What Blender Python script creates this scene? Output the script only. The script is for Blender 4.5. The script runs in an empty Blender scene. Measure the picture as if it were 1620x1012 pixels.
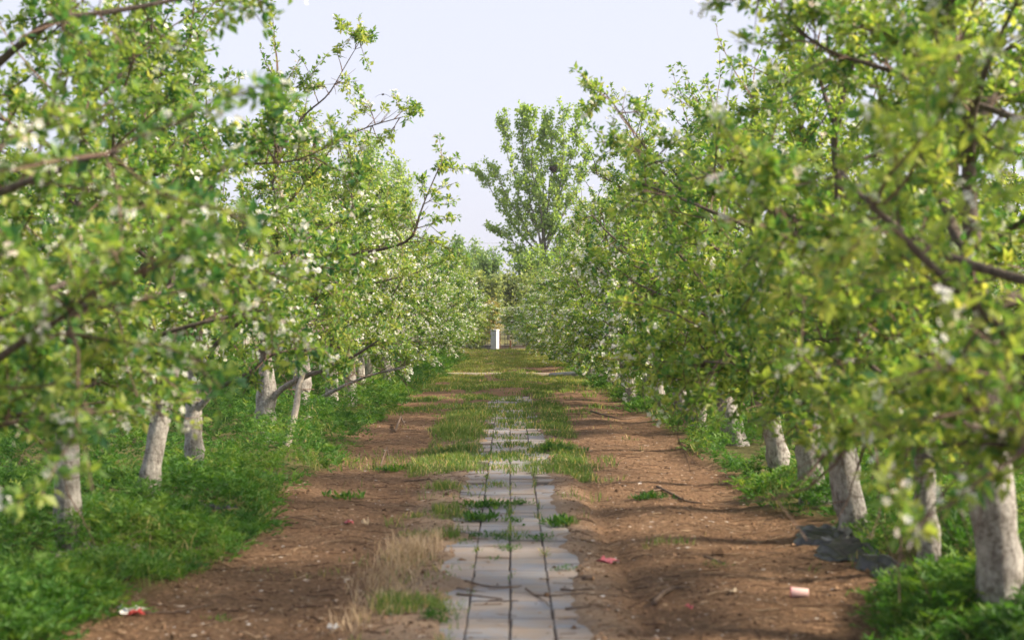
import bpy, math, random
import numpy as np
from mathutils import Vector

R = math.radians
S = bpy.context.scene
COL = S.collection
rng = np.random.default_rng(7)
random.seed(7)

# ------------------------------------------------------------------ camera
CAM_H, FPX, HOR, VPX = 1.8, 2300.0, 490.0, 807.0
cd = bpy.data.cameras.new('camera')
cam = bpy.data.objects.new('camera', cd)
COL.objects.link(cam)
cam.location = (0, 0, CAM_H)
cam.rotation_euler = (R(90) - math.atan((506 - HOR) / FPX), 0, -math.atan((810 - VPX) / FPX))
cd.sensor_width = 36.0
cd.lens = FPX / 1620 * 36
cd.clip_start, cd.clip_end = 0.1, 3000
cd.dof.use_dof = True
cd.dof.focus_distance = 30
cd.dof.aperture_fstop = 1.8
cd.dof.aperture_blades = 7
S.camera = cam

# ------------------------------------------------------------------ world and sun
SUN_EL, SUN_AZ = 36.0, 100.0          # azimuth clockwise from the view direction (+Y)
w = bpy.data.worlds.new('World')
S.world = w
w.use_nodes = True
nt = w.node_tree
bg = nt.nodes['Background']
sky = nt.nodes.new('ShaderNodeTexSky')
sky.sky_type = 'NISHITA'
sky.sun_disc = False
sky.sun_elevation, sky.sun_rotation = R(SUN_EL), R(SUN_AZ)
sky.air_density, sky.dust_density, sky.ozone_density = 1.0, 3.5, 1.5
mx = nt.nodes.new('ShaderNodeMix')
mx.data_type = 'RGBA'
mx.inputs[0].default_value = 0.82
mx.inputs[7].default_value = (3.62, 3.62, 4.2, 1)      # thin high overcast veiling the sky
nt.links.new(sky.outputs[0], mx.inputs[6])
nt.links.new(mx.outputs[2], bg.inputs[0])
bg.inputs[1].default_value = 0.1
sd = bpy.data.lights.new('sun', 'SUN')
sd.energy, sd.angle, sd.color = 4.0, R(8), (1.0, 0.86, 0.66)
sun = bpy.data.objects.new('sun', sd)
COL.objects.link(sun)
e, a = R(SUN_EL), R(SUN_AZ)
sv = Vector((math.cos(e) * math.sin(a), math.cos(e) * math.cos(a), math.sin(e)))
sun.rotation_euler = sv.to_track_quat('Z', 'Y').to_euler()
sun.location = sv * 60
vs = S.view_settings
vs.view_transform, vs.look, vs.gamma = 'Standard', 'None', 1.0
vs.exposure = 1.36
vs.use_curve_mapping = False
S.cycles.max_bounces = 8
S.cycles.transparent_max_bounces = 8

# ------------------------------------------------------------------ helpers
def nrm(v):
    return v / np.maximum(np.linalg.norm(v, axis=-1, keepdims=True), 1e-9)

def at(px, py, d):
    """photo pixel at distance d -> world"""
    return np.array([(px - VPX) / FPX * d, d, CAM_H + (HOR - py) / FPX * d])

def lattice(seed):
    return np.random.default_rng(seed).random((256, 256))
LAT = {}
def vn(x, y, s, seed=0):
    if seed not in LAT: LAT[seed] = lattice(seed)
    L = LAT[seed]
    x, y = np.asarray(x) / s, np.asarray(y) / s
    xi, yi = np.floor(x).astype(int), np.floor(y).astype(int)
    fx, fy = x - xi, y - yi
    fx, fy = fx * fx * (3 - 2 * fx), fy * fy * (3 - 2 * fy)
    g = lambda i, j: L[i % 256, j % 256]
    return (g(xi, yi) * (1 - fx) + g(xi + 1, yi) * fx) * (1 - fy) + (g(xi, yi + 1) * (1 - fx) + g(xi + 1, yi + 1) * fx) * fy

def sm(a, b, x):
    t = np.clip((np.asarray(x, float) - a) / (b - a), 0, 1)
    return t * t * (3 - 2 * t)

def mesh(name, V, F, tint=None, smooth=False, attrs=None):
    """V n x 3; F m x k (k = 3 or 4) or a list of such arrays"""
    Fs = F if isinstance(F, list) else [F]
    Fs = [f for f in Fs if len(f)]
    me = bpy.data.meshes.new(name)
    V = np.asarray(V, np.float32)
    me.vertices.add(len(V))
    me.vertices.foreach_set('co', V.ravel())
    li = np.concatenate([f.ravel() for f in Fs]).astype(np.int32)
    tot = np.concatenate([np.full(len(f), f.shape[1]) for f in Fs]).astype(np.int32)
    st = np.concatenate([[0], np.cumsum(tot)[:-1]]).astype(np.int32)
    me.loops.add(len(li))
    me.loops.foreach_set('vertex_index', li)
    me.polygons.add(len(tot))
    me.polygons.foreach_set('loop_start', st)
    me.polygons.foreach_set('loop_total', tot)
    me.polygons.foreach_set('use_smooth', np.full(len(tot), smooth))
    for k, v in ([('tint', tint)] if tint is not None else []) + list((attrs or {}).items()):
        at_ = me.attributes.new(k, 'FLOAT', 'POINT')
        at_.data.foreach_set('value', np.asarray(v, np.float32))
    me.update(calc_edges=True)
    return me

def obj(name, me, mat=None, parent=None, label=None, cat=None, group=None, kind=None):
    o = bpy.data.objects.new(name, me)
    COL.objects.link(o)
    if mat is not None and me is not None and not me.materials: me.materials.append(mat)
    if parent is not None: o.parent = parent
    tag(o, label, cat, group, kind)
    return o

def tag(o, label=None, cat=None, group=None, kind=None):
    for k, v in (('label', label), ('category', cat), ('group', group), ('kind', kind)):
        if v: o[k] = v
    return o

def empty(name, loc, label, cat, group=None, rz=0, sc=None):
    o = bpy.data.objects.new(name, None)
    COL.objects.link(o)
    o.location = loc
    o.rotation_euler = (0, 0, rz)
    if sc: o.scale = sc
    return tag(o, label, cat, group)

class Acc:
    """collects vertices and faces"""
    def __init__(s): s.V, s.T, s.Q, s.c, s.n = [], [], [], [], 0
    def add(s, V, F, tint=0.0):
        V = np.asarray(V, float).reshape(-1, 3)
        F = np.asarray(F)
        (s.T if F.shape[1] == 3 else s.Q).append(F + s.n)
        s.V.append(V)
        s.c.append(np.broadcast_to(np.asarray(tint, float), (len(V),)))
        s.n += len(V)
    def mesh(s, name, smooth=False):
        F = []
        if s.T: F.append(np.concatenate(s.T))
        if s.Q: F.append(np.concatenate(s.Q))
        return mesh(name, np.concatenate(s.V), F, np.concatenate(s.c), smooth)

def tube(acc, P, rad, n=6, bump=0.0, tint=0.0, r=rng):
    P = np.asarray(P, float)
    k = len(P)
    T = nrm(np.gradient(P, axis=0))
    ref = np.array([0.13, 0.31, 0.94]) if abs(T[0, 2]) < 0.8 else np.array([0.94, 0.3, 0.1])
    U = nrm(np.cross(T, ref))
    W = np.cross(T, U)
    ang = np.arange(n) / n * 2 * np.pi
    rad = np.broadcast_to(rad, (k,))
    rr = rad[:, None] * (1 + bump * (r.random((k, n)) - 0.5) * 2)
    ring = P[:, None] + rr[..., None] * (np.cos(ang)[None, :, None] * U[:, None] + np.sin(ang)[None, :, None] * W[:, None])
    V = np.concatenate([ring.reshape(-1, 3), P[-1:] + T[-1:] * rad[-1] * 0.6, P[:1]])
    i, j = np.meshgrid(np.arange(k - 1), np.arange(n), indexing='ij')
    j2 = (j + 1) % n
    Q = np.stack([i * n + j, i * n + j2, (i + 1) * n + j2, (i + 1) * n + j], -1).reshape(-1, 4)
    acc.add(V, Q, tint)
    m = acc.n - len(V)
    jj = np.arange(n)
    cap = np.stack([(k - 1) * n + jj, (k - 1) * n + (jj + 1) % n, np.full(n, k * n)], -1)
    cap2 = np.stack([(jj + 1) % n, jj, np.full(n, k * n + 1)], -1)
    acc.T.append(np.concatenate([cap, cap2]) + m)

def box(acc, lo, hi, tint=0.0, bev=0.0):
    lo, hi = np.asarray(lo, float), np.asarray(hi, float)
    if bev <= 0:
        V = np.array([[(lo, hi)[(i >> k) & 1][k] for k in range(3)] for i in range(8)])
        F = np.array([[0, 2, 3, 1], [4, 5, 7, 6], [0, 1, 5, 4], [2, 6, 7, 3], [0, 4, 6, 2], [1, 3, 7, 5]])
        acc.add(V, F, tint)
    else:       # top edges chamfered
        x0, y0, z0 = lo; x1, y1, z1 = hi; b = bev
        V = np.array([[x0, y0, z0], [x1, y0, z0], [x1, y1, z0], [x0, y1, z0],
                      [x0, y0, z1 - b], [x1, y0, z1 - b], [x1, y1, z1 - b], [x0, y1, z1 - b],
                      [x0 + b, y0 + b, z1], [x1 - b, y0 + b, z1], [x1 - b, y1 - b, z1], [x0 + b, y1 - b, z1]])
        F = [[3, 2, 1, 0], [8, 9, 10, 11]]
        for k in range(4):
            m = (k + 1) % 4
            F += [[k, m, 4 + m, 4 + k], [4 + k, 4 + m, 8 + m, 8 + k]]
        acc.add(V, np.array(F), tint)

# ------------------------------------------------------------------ materials
def mat(name):
    m = bpy.data.materials.new(name)
    m.use_nodes = True
    n = m.node_tree.nodes
    return m, m.node_tree, n, n['Principled BSDF']

def node(nt, t, **kw):
    n = nt.nodes.new(t)
    for k, v in kw.items(): setattr(n, k, v)
    return n

def ramp(nt, fac, stops):
    r = nt.nodes.new('ShaderNodeValToRGB')
    el = r.color_ramp.elements
    while len(el) > 1: el.remove(el[-1])
    el[0].position, el[0].color = stops[0][0], (*stops[0][1], 1)
    for p, c in stops[1:]:
        x = el.new(p); x.color = (*c, 1)
    nt.links.new(fac, r.inputs[0])
    return r.outputs[0]

def noise(nt, scale, detail=4, rough=0.6, vec=None, dist=0.0):
    n = nt.nodes.new('ShaderNodeTexNoise')
    n.inputs['Scale'].default_value = scale
    n.inputs['Detail'].default_value = detail
    n.inputs['Roughness'].default_value = rough
    n.inputs['Distortion'].default_value = dist
    if vec is not None: nt.links.new(vec, n.inputs['Vector'])
    return n.outputs[0]

def mixc(nt, f, a, b, mode='MIX'):
    m = nt.nodes.new('ShaderNodeMix')
    m.data_type = 'RGBA'; m.blend_type = mode
    for s, v in ((0, f), (6, a), (7, b)):
        if isinstance(v, (int, float)): m.inputs[s].default_value = v
        elif isinstance(v, tuple): m.inputs[s].default_value = (*v, 1)
        else: nt.links.new(v, m.inputs[s])
    return m.outputs[2]

def mathn(nt, op, a, b=0.0, clamp=False):
    m = nt.nodes.new('ShaderNodeMath'); m.operation = op; m.use_clamp = clamp
    for s, v in ((0, a), (1, b)):
        if isinstance(v, (int, float)): m.inputs[s].default_value = v
        else: nt.links.new(v, m.inputs[s])
    return m.outputs[0]

def bump(nt, bsdf, h, strength=0.5, dist=0.02):
    b = nt.nodes.new('ShaderNodeBump')
    b.inputs['Strength'].default_value = strength
    b.inputs['Distance'].default_value = dist
    nt.links.new(h, b.inputs['Height'])
    nt.links.new(b.outputs[0], bsdf.inputs['Normal'])

def leaf_mat(name, stops, trans=0.45, rough=0.45, tcol=1.6, big=0.25):
    m, nt, n, b = mat(name)
    a = node(nt, 'ShaderNodeAttribute', attribute_name='tint')
    oi = node(nt, 'ShaderNodeObjectInfo')
    f = mathn(nt, 'ADD', a.outputs['Fac'], mathn(nt, 'MULTIPLY', mathn(nt, 'SUBTRACT', oi.outputs['Random'], 0.5), big), True)
    c = ramp(nt, f, stops)
    nt.links.new(c, b.inputs['Base Color'])
    b.inputs['Roughness'].default_value = rough
    b.inputs['Specular IOR Level'].default_value = 0.35
    tr = node(nt, 'ShaderNodeBsdfTranslucent')
    tc = mixc(nt, 1.0, c, (tcol, tcol * 1.0, tcol * 0.42), 'MULTIPLY')
    nt.links.new(tc, tr.inputs[0])
    ms = node(nt, 'ShaderNodeMixShader')
    ms.inputs[0].default_value = trans
    nt.links.new(b.outputs[0], ms.inputs[1]); nt.links.new(tr.outputs[0], ms.inputs[2])
    nt.links.new(ms.outputs[0], n['Material Output'].inputs[0])
    return m

M = {}
M['leaf'] = leaf_mat('apple_leaf', [(0, (0.05, 0.15, 0.065)), (0.25, (0.12, 0.245, 0.07)), (0.6, (0.27, 0.36, 0.10)), (0.85, (0.38, 0.44, 0.13)), (1, (0.46, 0.46, 0.16))], 0.5)
M['poplar'] = leaf_mat('poplar_leaf', [(0, (0.15, 0.26, 0.075)), (0.5, (0.27, 0.39, 0.11)), (1, (0.42, 0.50, 0.17))], 0.55)
M['fargreen'] = leaf_mat('far_leaf', [(0, (0.12, 0.22, 0.10)), (0.5, (0.21, 0.32, 0.13)), (1, (0.32, 0.40, 0.17))], 0.45)
M['willow'] = leaf_mat('willow_leaf', [(0, (0.13, 0.20, 0.08)), (0.5, (0.22, 0.28, 0.11)), (1, (0.33, 0.36, 0.15))], 0.45)
M['golden'] = leaf_mat('golden_leaf', [(0, (0.20, 0.17, 0.06)), (0.5, (0.30, 0.25, 0.09)), (1, (0.38, 0.33, 0.12))], 0.35)
M['weed'] = leaf_mat('weed_leaf', [(0, (0.03, 0.10, 0.02)), (0.45, (0.07, 0.18, 0.03)), (0.8, (0.16, 0.27, 0.045)), (1, (0.28, 0.34, 0.08))], 0.4, 0.55)
M['grass'] = leaf_mat('grass_blade', [(0, (0.05, 0.11, 0.03)), (0.4, (0.13, 0.21, 0.055)), (0.62, (0.24, 0.31, 0.085)), (0.74, (0.36, 0.33, 0.12)), (1, (0.52, 0.40, 0.22))], 0.4, 0.55)
M['straw'] = leaf_mat('dry_blade', [(0, (0.36, 0.26, 0.16)), (0.5, (0.56, 0.42, 0.27)), (1, (0.70, 0.56, 0.40))], 0.25, 0.7, 1.2, 0.0)
M['straw'].node_tree.nodes['Mix'].inputs[7].default_value = (1, 0.9, 0.7, 1)
M['petal'] = leaf_mat('petal', [(0, (0.84, 0.85, 0.82)), (0.7, (0.88, 0.87, 0.84)), (1, (0.86, 0.70, 0.62))], 0.4, 0.6, 1.0)
M['petal'].node_tree.nodes['Mix'].inputs[7].default_value = (1, 1, 0.95, 1)

def bark_mat(name, dark, light, wash=None):
    m, nt, n, b = mat(name)
    tc = node(nt, 'ShaderNodeTexCoord')
    mp = node(nt, 'ShaderNodeMapping')
    mp.inputs['Scale'].default_value = (1, 1, 0.35)
    nt.links.new(tc.outputs['Object'], mp.inputs[0])
    nz = noise(nt, 28, 6, 0.7, mp.outputs[0])
    c = ramp(nt, nz, [(0.3, dark), (0.7, light)])
    if wash:
        mp2 = node(nt, 'ShaderNodeMapping')
        mp2.inputs['Scale'].default_value = (1, 1, 0.9)
        nt.links.new(tc.outputs['Object'], mp2.inputs[0])
        n2 = noise(nt, 9, 5, 0.72, mp2.outputs[0])
        n3 = noise(nt, 38, 4, 0.7, mp2.outputs[0])
        wc = ramp(nt, mathn(nt, 'ADD', mathn(nt, 'MULTIPLY', n2, 0.58), mathn(nt, 'MULTIPLY', n3, 0.42)),
                  [(0.36, (0.12, 0.095, 0.085)), (0.42, (0.19, 0.165, 0.15)), (0.51, (0.36, 0.335, 0.315)), (0.62, (0.54, 0.515, 0.49))])
        sp = node(nt, 'ShaderNodeSeparateXYZ')
        nt.links.new(tc.outputs['Object'], sp.inputs[0])
        oi = node(nt, 'ShaderNodeObjectInfo')
        z = mathn(nt, 'ADD', sp.outputs[2], mathn(nt, 'MULTIPLY', n2, 0.5))
        f = mathn(nt, 'MULTIPLY', mathn(nt, 'SUBTRACT', wash, z), 9.0, True)
        # leave bare patches
        c = mixc(nt, f, c, wc)
        hh = mathn(nt, 'ADD', mathn(nt, 'MULTIPLY', n3, 0.6), nz)
    else: hh = nz
    nt.links.new(c, b.inputs['Base Color'])
    b.inputs['Roughness'].default_value = 0.9
    bump(nt, b, hh, 1.0, 0.03)
    return m
M['bark'] = bark_mat('apple_bark', (0.05, 0.04, 0.036), (0.21, 0.165, 0.14), 1.42)
M['limbbark'] = bark_mat('limb_bark', (0.05, 0.04, 0.036), (0.20, 0.155, 0.13), 1.22)
M['twig'] = bark_mat('apple_twig', (0.09, 0.055, 0.045), (0.25, 0.17, 0.13))
M['pbark'] = bark_mat('poplar_bark', (0.11, 0.10, 0.08), (0.27, 0.24, 0.20))
M['stick'] = bark_mat('dead_stick', (0.07, 0.045, 0.035), (0.26, 0.18, 0.13))

def plain(name, col, rough=0.8, var=0.25, scale=20, bmp=0.3, spec=0.3):
    m, nt, n, b = mat(name)
    tc = node(nt, 'ShaderNodeTexCoord')
    nz = noise(nt, scale, 5, 0.65, tc.outputs['Object'])
    lo = tuple(max(0, c * (1 - var)) for c in col); hi = tuple(min(1, c * (1 + var)) for c in col)
    c = ramp(nt, nz, [(0.3, lo), (0.7, hi)])
    nt.links.new(c, b.inputs['Base Color'])
    b.inputs['Roughness'].default_value = rough
    b.inputs['Specular IOR Level'].default_value = spec
    if bmp: bump(nt, b, nz, bmp, 0.01)
    return m

# ------------------------------------------------------------------ ground fields
PATH_HW = 0.5
def grass_d(x, y):
    """how much grass grows at a point of the alley, 0..1"""
    n1, n2 = vn(x, y, 0.55, 3), vn(x, y, 0.17, 4)
    n3 = vn(x, y, 1.9, 5)
    n = 0.5 * n1 + 0.25 * n2 + 0.25 * n3
    g = np.zeros_like(n)
    # strip left of the path
    c = -0.66 + 0.10 * np.sin(y * 0.9)
    g = np.maximum(g, sm(0.34, 0.1, np.abs(x - c)) * sm(6.0, 7.0, y) * (1 - 0.9 * sm(1.1, 0.7, np.abs(y - 9.9))) * sm(0.47, 0.57, n + 0.08 * sm(8, 12, y)) * sm(40, 32, y))
    g = np.maximum(g, sm(0.26, 0.1, np.abs(x + 0.60 - 0.02 * (y - 11))) * sm(10.8, 11.4, y) * sm(16, 15, y) * sm(0.36, 0.48, n))
    # tangle over the slabs farther on
    g = np.maximum(g, sm(1.15, 0.85, np.abs(x + 0.1)) * sm(13.8, 14.8, y) * sm(0.50, 0.62, n + 0.04 * sm(0.3, 0.0, np.abs(y - 14.9))) * sm(40, 34, y) * 0.6)
    g = np.maximum(g, sm(0.3, 0.12, np.abs(x - 0.70)) * sm(13.5, 15, y) * sm(0.40, 0.52, n) * sm(40, 34, y))
    g = np.maximum(g, sm(0.42, 0.15, np.abs(x + 0.72)) * sm(16, 18, y) * sm(0.28, 0.42, n) * sm(28, 26, y))
    # thin patches on the dirt
    g = np.maximum(g, sm(0.64, 0.74, n) * 0.7 * sm(9, 13, y))
    g = g * (1 - 0.8 * sm(0.95, 1.15, np.abs(x + 0.1)) * sm(29, 25, y) * (y > 12))
    for jx in (-0.25, 0.0, 0.25):
        g = np.maximum(g, sm(0.04, 0.012, np.abs(x - jx)) * sm(0.76, 0.84, vn(x * 0, y + jx * 37, 0.17, 66)) * 0.6 * sm(8.5, 11, y) * sm(20, 17, y))
    far = sm(24, 27, y) * (1 - 0.75 * sm(27, 27.8, y) * sm(33.4, 32.5, y))
    g = np.maximum(g, far * sm(0.52, 0.66, n) * 0.6 * (1 - 0.8 * sm(0.5, 0.3, np.abs(x - 0.1)) * sm(31, 29, y)))
    g = np.maximum(g, sm(32.4, 33.6, y) * sm(0.36, 0.58, n) * 0.85)
    trk = np.maximum(sm(0.5, 0.2, np.abs(x - 1.3)), sm(0.4, 0.15, np.abs(x + 1.45)))
    g = g * (1 - 0.75 * trk * sm(35, 38, y) * sm(52, 46, y) * sm(0.62, 0.4, n3))
    g = g * (1 - sm(0.35, 0.25, np.abs(y - 40.6)))
    g = g * (1 - sm(65.6, 65.9, y))
    return np.clip(g, 0, 1)

def edge_l(y): return -2.12 + 0.28 * (vn(y, 0, 1.3, 8) - 0.5) * 2 - 0.25 * sm(12, 8, y) + 0.2 * sm(18, 30, y) + 0.35 * sm(30, 60, y) + 0.10 * sm(22, 17, y)
def edge_r(y): return 2.12 + 0.25 * (vn(y, 5, 1.3, 9) - 0.5) * 2 + 0.25 * sm(8.6, 10, y) * sm(13, 11.5, y) - 0.15 * sm(24, 32, y) - 0.5 * sm(30, 60, y)
def weed_d(x, y):
    l = sm(0.0, 0.35, edge_l(y) - x)
    r_ = sm(0.0, 0.35, x - edge_r(y))
    return np.maximum(l, r_)
def mound(x, y):
    n = vn(x, y, 0.9, 11) * 0.6 + vn(x, y, 0.33, 12) * 0.4
    side = np.where(x < 0, edge_l(y) - x, x - edge_r(y))
    h = sm(0.28, 0.75, n) * 0.46 * sm(0.0, 0.5, side)
    return h * (0.6 + 0.4 * sm(11, 14, y) + 0.3 * (x > 0) * sm(11, 13, y) * sm(22, 18, y))

def gz(x, y, fine=True):
    x, y = np.asarray(x, float), np.asarray(y, float)
    z = 0.07 * (vn(x, y, 3.0, 20) - 0.5) * sm(0.5, 1.2, np.abs(x))
    z = z + 0.02 * (vn(x, y, 0.6, 21) - 0.5) * sm(0.45, 0.8, np.abs(x))
    if fine:
        z = z + 0.014 * (vn(x, y, 0.16, 22) - 0.5) * sm(0.42, 0.6, np.abs(x))
        z = z + 0.020 * (vn(x, y, 0.07, 23) - 0.5) * sm(0.42, 0.6, np.abs(x))
    # wheel rut right of the slabs, raised soil beside it
    z = z - 0.035 * sm(0.16, 0.0, np.abs(x - 0.78)) * sm(22, 16, y) + 0.025 * sm(0.6, 0.0, np.abs(x - 1.35))
    z = z + 0.07 * sm(1.9, 2.8, np.abs(x))
    # soil washed over the path's edges, elsewhere just under the slabs
    e_l = -0.43 + 0.12 * (vn(x * 0, y, 0.5, 30) - 0.5) * 2 + 0.07 * (vn(x * 0, y, 0.13, 31) - 0.5) * 2 + 0.1 * sm(0.1, 0, np.abs(y - 9.7) - 0.2)
    e_r = 0.44 + 0.06 * (vn(x * 0, y, 0.5, 32) - 0.5) * 2 + 0.03 * (vn(x * 0, y, 0.12, 33) - 0.5) * 2
    under = sm(e_l - 0.05, e_l + 0.04, x) * sm(e_r + 0.05, e_r - 0.04, x) * sm(31, 30.5, y)
    over = -0.03 * under + 0.022 * sm(0.9, 0.5, np.abs(x)) * (1 - under)
    return z * (1 - under) + over

# ------------------------------------------------------------------ ground sheet
def grow(a, b, s0, k):
    o = [a]
    s = s0
    while o[-1] < b:
        o.append(o[-1] + s); s *= k
    return o
xs_c = np.arange(-2.6, 2.601, 0.042)
side = np.array(grow(2.6, 400, 0.06, 1.09))[1:]
xs = np.concatenate([-side[::-1], xs_c, side])
ys = [6.2]
while ys[-1] < 900: ys.append(ys[-1] + max(0.042, 0.0048 * ys[-1] * (1 + max(0, ys[-1] - 40) * 0.06)))
ys = np.concatenate([[-300, -100, -30, -10, 0, 3, 5, 5.8], ys])
X, Y = np.meshgrid(xs, ys)
Z = gz(X, Y)
V = np.stack([X, Y, Z], -1).reshape(-1, 3)
nx, ny = len(xs), len(ys)
i, j = np.meshgrid(np.arange(ny - 1), np.arange(nx - 1), indexing='ij')
Q = np.stack([i * nx + j, i * nx + j + 1, (i + 1) * nx + j + 1, (i + 1) * nx + j], -1).reshape(-1, 4)
inner = sm(3.0, 2.2, np.abs(X))
G = np.maximum(grass_d(X, Y) * inner, weed_d(X, Y) * 0.85)
G = np.where((np.abs(X) > 14) | (Y > 66), 0.9, G)
STRAW = sm(0.95, 0.5, np.abs(X + 0.1)) * sm(26, 18, Y)
me = mesh('ground', V, Q, smooth=True, attrs={'grassy': G.ravel(), 'straw': STRAW.ravel()})
m, nt, n, b = mat('soil')
tc = node(nt, 'ShaderNodeTexCoord')
O = tc.outputs['Object']
n1 = noise(nt, 1.3, 5, 0.6, O); n2 = noise(nt, 26, 8, 0.75, O, 0.5); n3 = noise(nt, 90, 4, 0.7, O)
c = ramp(nt, n2, [(0.32, (0.07, 0.042, 0.026)), (0.5, (0.20, 0.122, 0.074)), (0.66, (0.36, 0.225, 0.14))])
c2 = ramp(nt, n2, [(0.33, (0.09, 0.052, 0.032)), (0.67, (0.31, 0.18, 0.105))])
c = mixc(nt, ramp(nt, n1, [(0.42, (0, 0, 0)), (0.62, (0.85, 0.85, 0.85))]), c, c2)
c = mixc(nt, ramp(nt, n3, [(0.63, (0, 0, 0)), (0.70, (0.6, 0.6, 0.6))]), c, (0.42, 0.31, 0.22))
c = mixc(nt, ramp(nt, noise(nt, 55, 3, 0.6, O), [(0.3, (0.7, 0.7, 0.7)), (0.38, (0, 0, 0))]), c, (0.055, 0.035, 0.028))
sa = node(nt, 'ShaderNodeAttribute', attribute_name='straw')
cs = ramp(nt, n2, [(0.3, (0.27, 0.185, 0.125)), (0.7, (0.50, 0.375, 0.28))])
c = mixc(nt, mathn(nt, 'MULTIPLY', sa.outputs['Fac'], 0.8), c, cs)
ga = node(nt, 'ShaderNodeAttribute', attribute_name='grassy')
cg = ramp(nt, n2, [(0.3, (0.035, 0.06, 0.018)), (0.55, (0.12, 0.155, 0.05)), (0.75, (0.21, 0.21, 0.09))])
c = mixc(nt, mathn(nt, 'MULTIPLY', ga.outputs['Fac'], 0.75), c, cg)
nt.links.new(c, b.inputs['Base Color'])
b.inputs['Roughness'].default_value = 0.95
b.inputs['Specular IOR Level'].default_value = 0.15
bump(nt, b, mathn(nt, 'ADD', n2, mathn(nt, 'MULTIPLY', n3, 0.4)), 0.9, 0.035)
M['soil'] = m
obj('ground', me, m, kind='structure')

# ------------------------------------------------------------------ slab path
def slab_mat():
    m, nt, n, b = mat('paving_slab')
    tc = node(nt, 'ShaderNodeTexCoord')
    oi = node(nt, 'ShaderNodeObjectInfo')
    c = ramp(nt, oi.outputs['Random'], [(0, (0.215, 0.225, 0.265)), (0.35, (0.25, 0.255, 0.28)), (0.55, (0.29, 0.26, 0.245)), (0.8, (0.31, 0.25, 0.22)), (1, (0.245, 0.25, 0.28))])
    g = tc.outputs['Object']
    ge = node(nt, 'ShaderNodeNewGeometry')
    P = ge.outputs['Position']
    nz = noise(nt, 3.0, 6, 0.7, P); nf = noise(nt, 60, 5, 0.7, P)
    c = mixc(nt, ramp(nt, nz, [(0.42, (0, 0, 0)), (0.66, (0.85, 0.85, 0.85))]), c, (0.30, 0.225, 0.17))
    c = mixc(nt, ramp(nt, nf, [(0.3, (0.3, 0.3, 0.3)), (0.5, (0, 0, 0))]), c, (0.18, 0.155, 0.14))
    nt.links.new(c, b.inputs['Base Color'])
    b.inputs['Roughness'].default_value = 0.85
    bump(nt, b, nf, 0.3, 0.004)
    return m
M['slab'] = slab_mat()
bed = Acc()
yy = np.arange(5.0, 31.01, 0.5)
Vb = np.array([[x, y, -0.021] for y in yy for x in (-0.5, 0.5)])
Fb = np.array([[2 * k, 2 * k + 1, 2 * k + 3, 2 * k + 2] for k in range(len(yy) - 1)])
bed.add(Vb, Fb)
path = obj('path', bed.mesh('path'), plain('joint_sand', (0.10, 0.08, 0.07), 0.95), kind='structure')
sm_ = []
for k in range(4):
    a_ = Acc(); box(a_, (-0.1195, -0.1235, -0.045), (0.1195, 0.1235, 0), 0, 0.006)
    sm_.append(a_.mesh('paving_slab'))
    sm_[-1].materials.append(M['slab'])
PITCH = 0.2585
far_ = Acc()
for k in range(93):
    for cx in range(4):
        y0 = 6.3 + k * PITCH
        if y0 > 30.4: continue
        x0 = -0.375 + 0.25 * cx + rng.normal(0, 0.0025)
        if y0 < 23:
            if y0 > 14.5 and cx in (0, 3) and rng.random() < 0.35: continue
            o = obj('paving_slab', sm_[(k + cx) % 4], None, path)
            o.location = (x0, y0 + rng.normal(0, 0.004), rng.normal(0.0, 0.003))
            o.rotation_euler = (rng.normal(0, 0.012), rng.normal(0, 0.012), rng.normal(0, 0.008))
        elif not (cx in (0, 3) and rng.random() < 0.6):
            box(far_, (x0 - 0.119, y0 - 0.123, -0.04), (x0 + 0.119, y0 + 0.123, rng.normal(0, 0.003)), 0, 0.006)
obj('paving_slab', far_.mesh('paving_slab_far'), M['slab'], path, kind='stuff')

# concrete strip that crosses the alley
acc = Acc()
nn = 60
for s in (0,):
    xx = np.linspace(-7, 1.75, nn)
    prof = [(-0.24, -0.05), (-0.20, 0.035), (0.20, 0.035), (0.24, -0.05)]
    V = []
    for x in xx:
        wob = 0.06 * (vn(x, 0, 0.8, 41) - 0.5)
        for (dy, dz) in prof: V.append([x, 40.6 + dy + wob + (0.10 * (vn(x, dy, 0.4, 42) - 0.5)), dz + 0.01 * (vn(x, dy, 0.3, 43) - 0.5)])
    F = [[4 * k + q, 4 * k + q + 1, 4 * (k + 1) + q + 1, 4 * (k + 1) + q] for k in range(nn - 1) for q in range(3)]
    acc.add(np.array(V), np.array(F)[:, ::-1])
obj('pavement', acc.mesh('pavement'), plain('strip_concrete', (0.30, 0.26, 0.21), 0.9, 0.35, 6), kind='structure')

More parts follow.
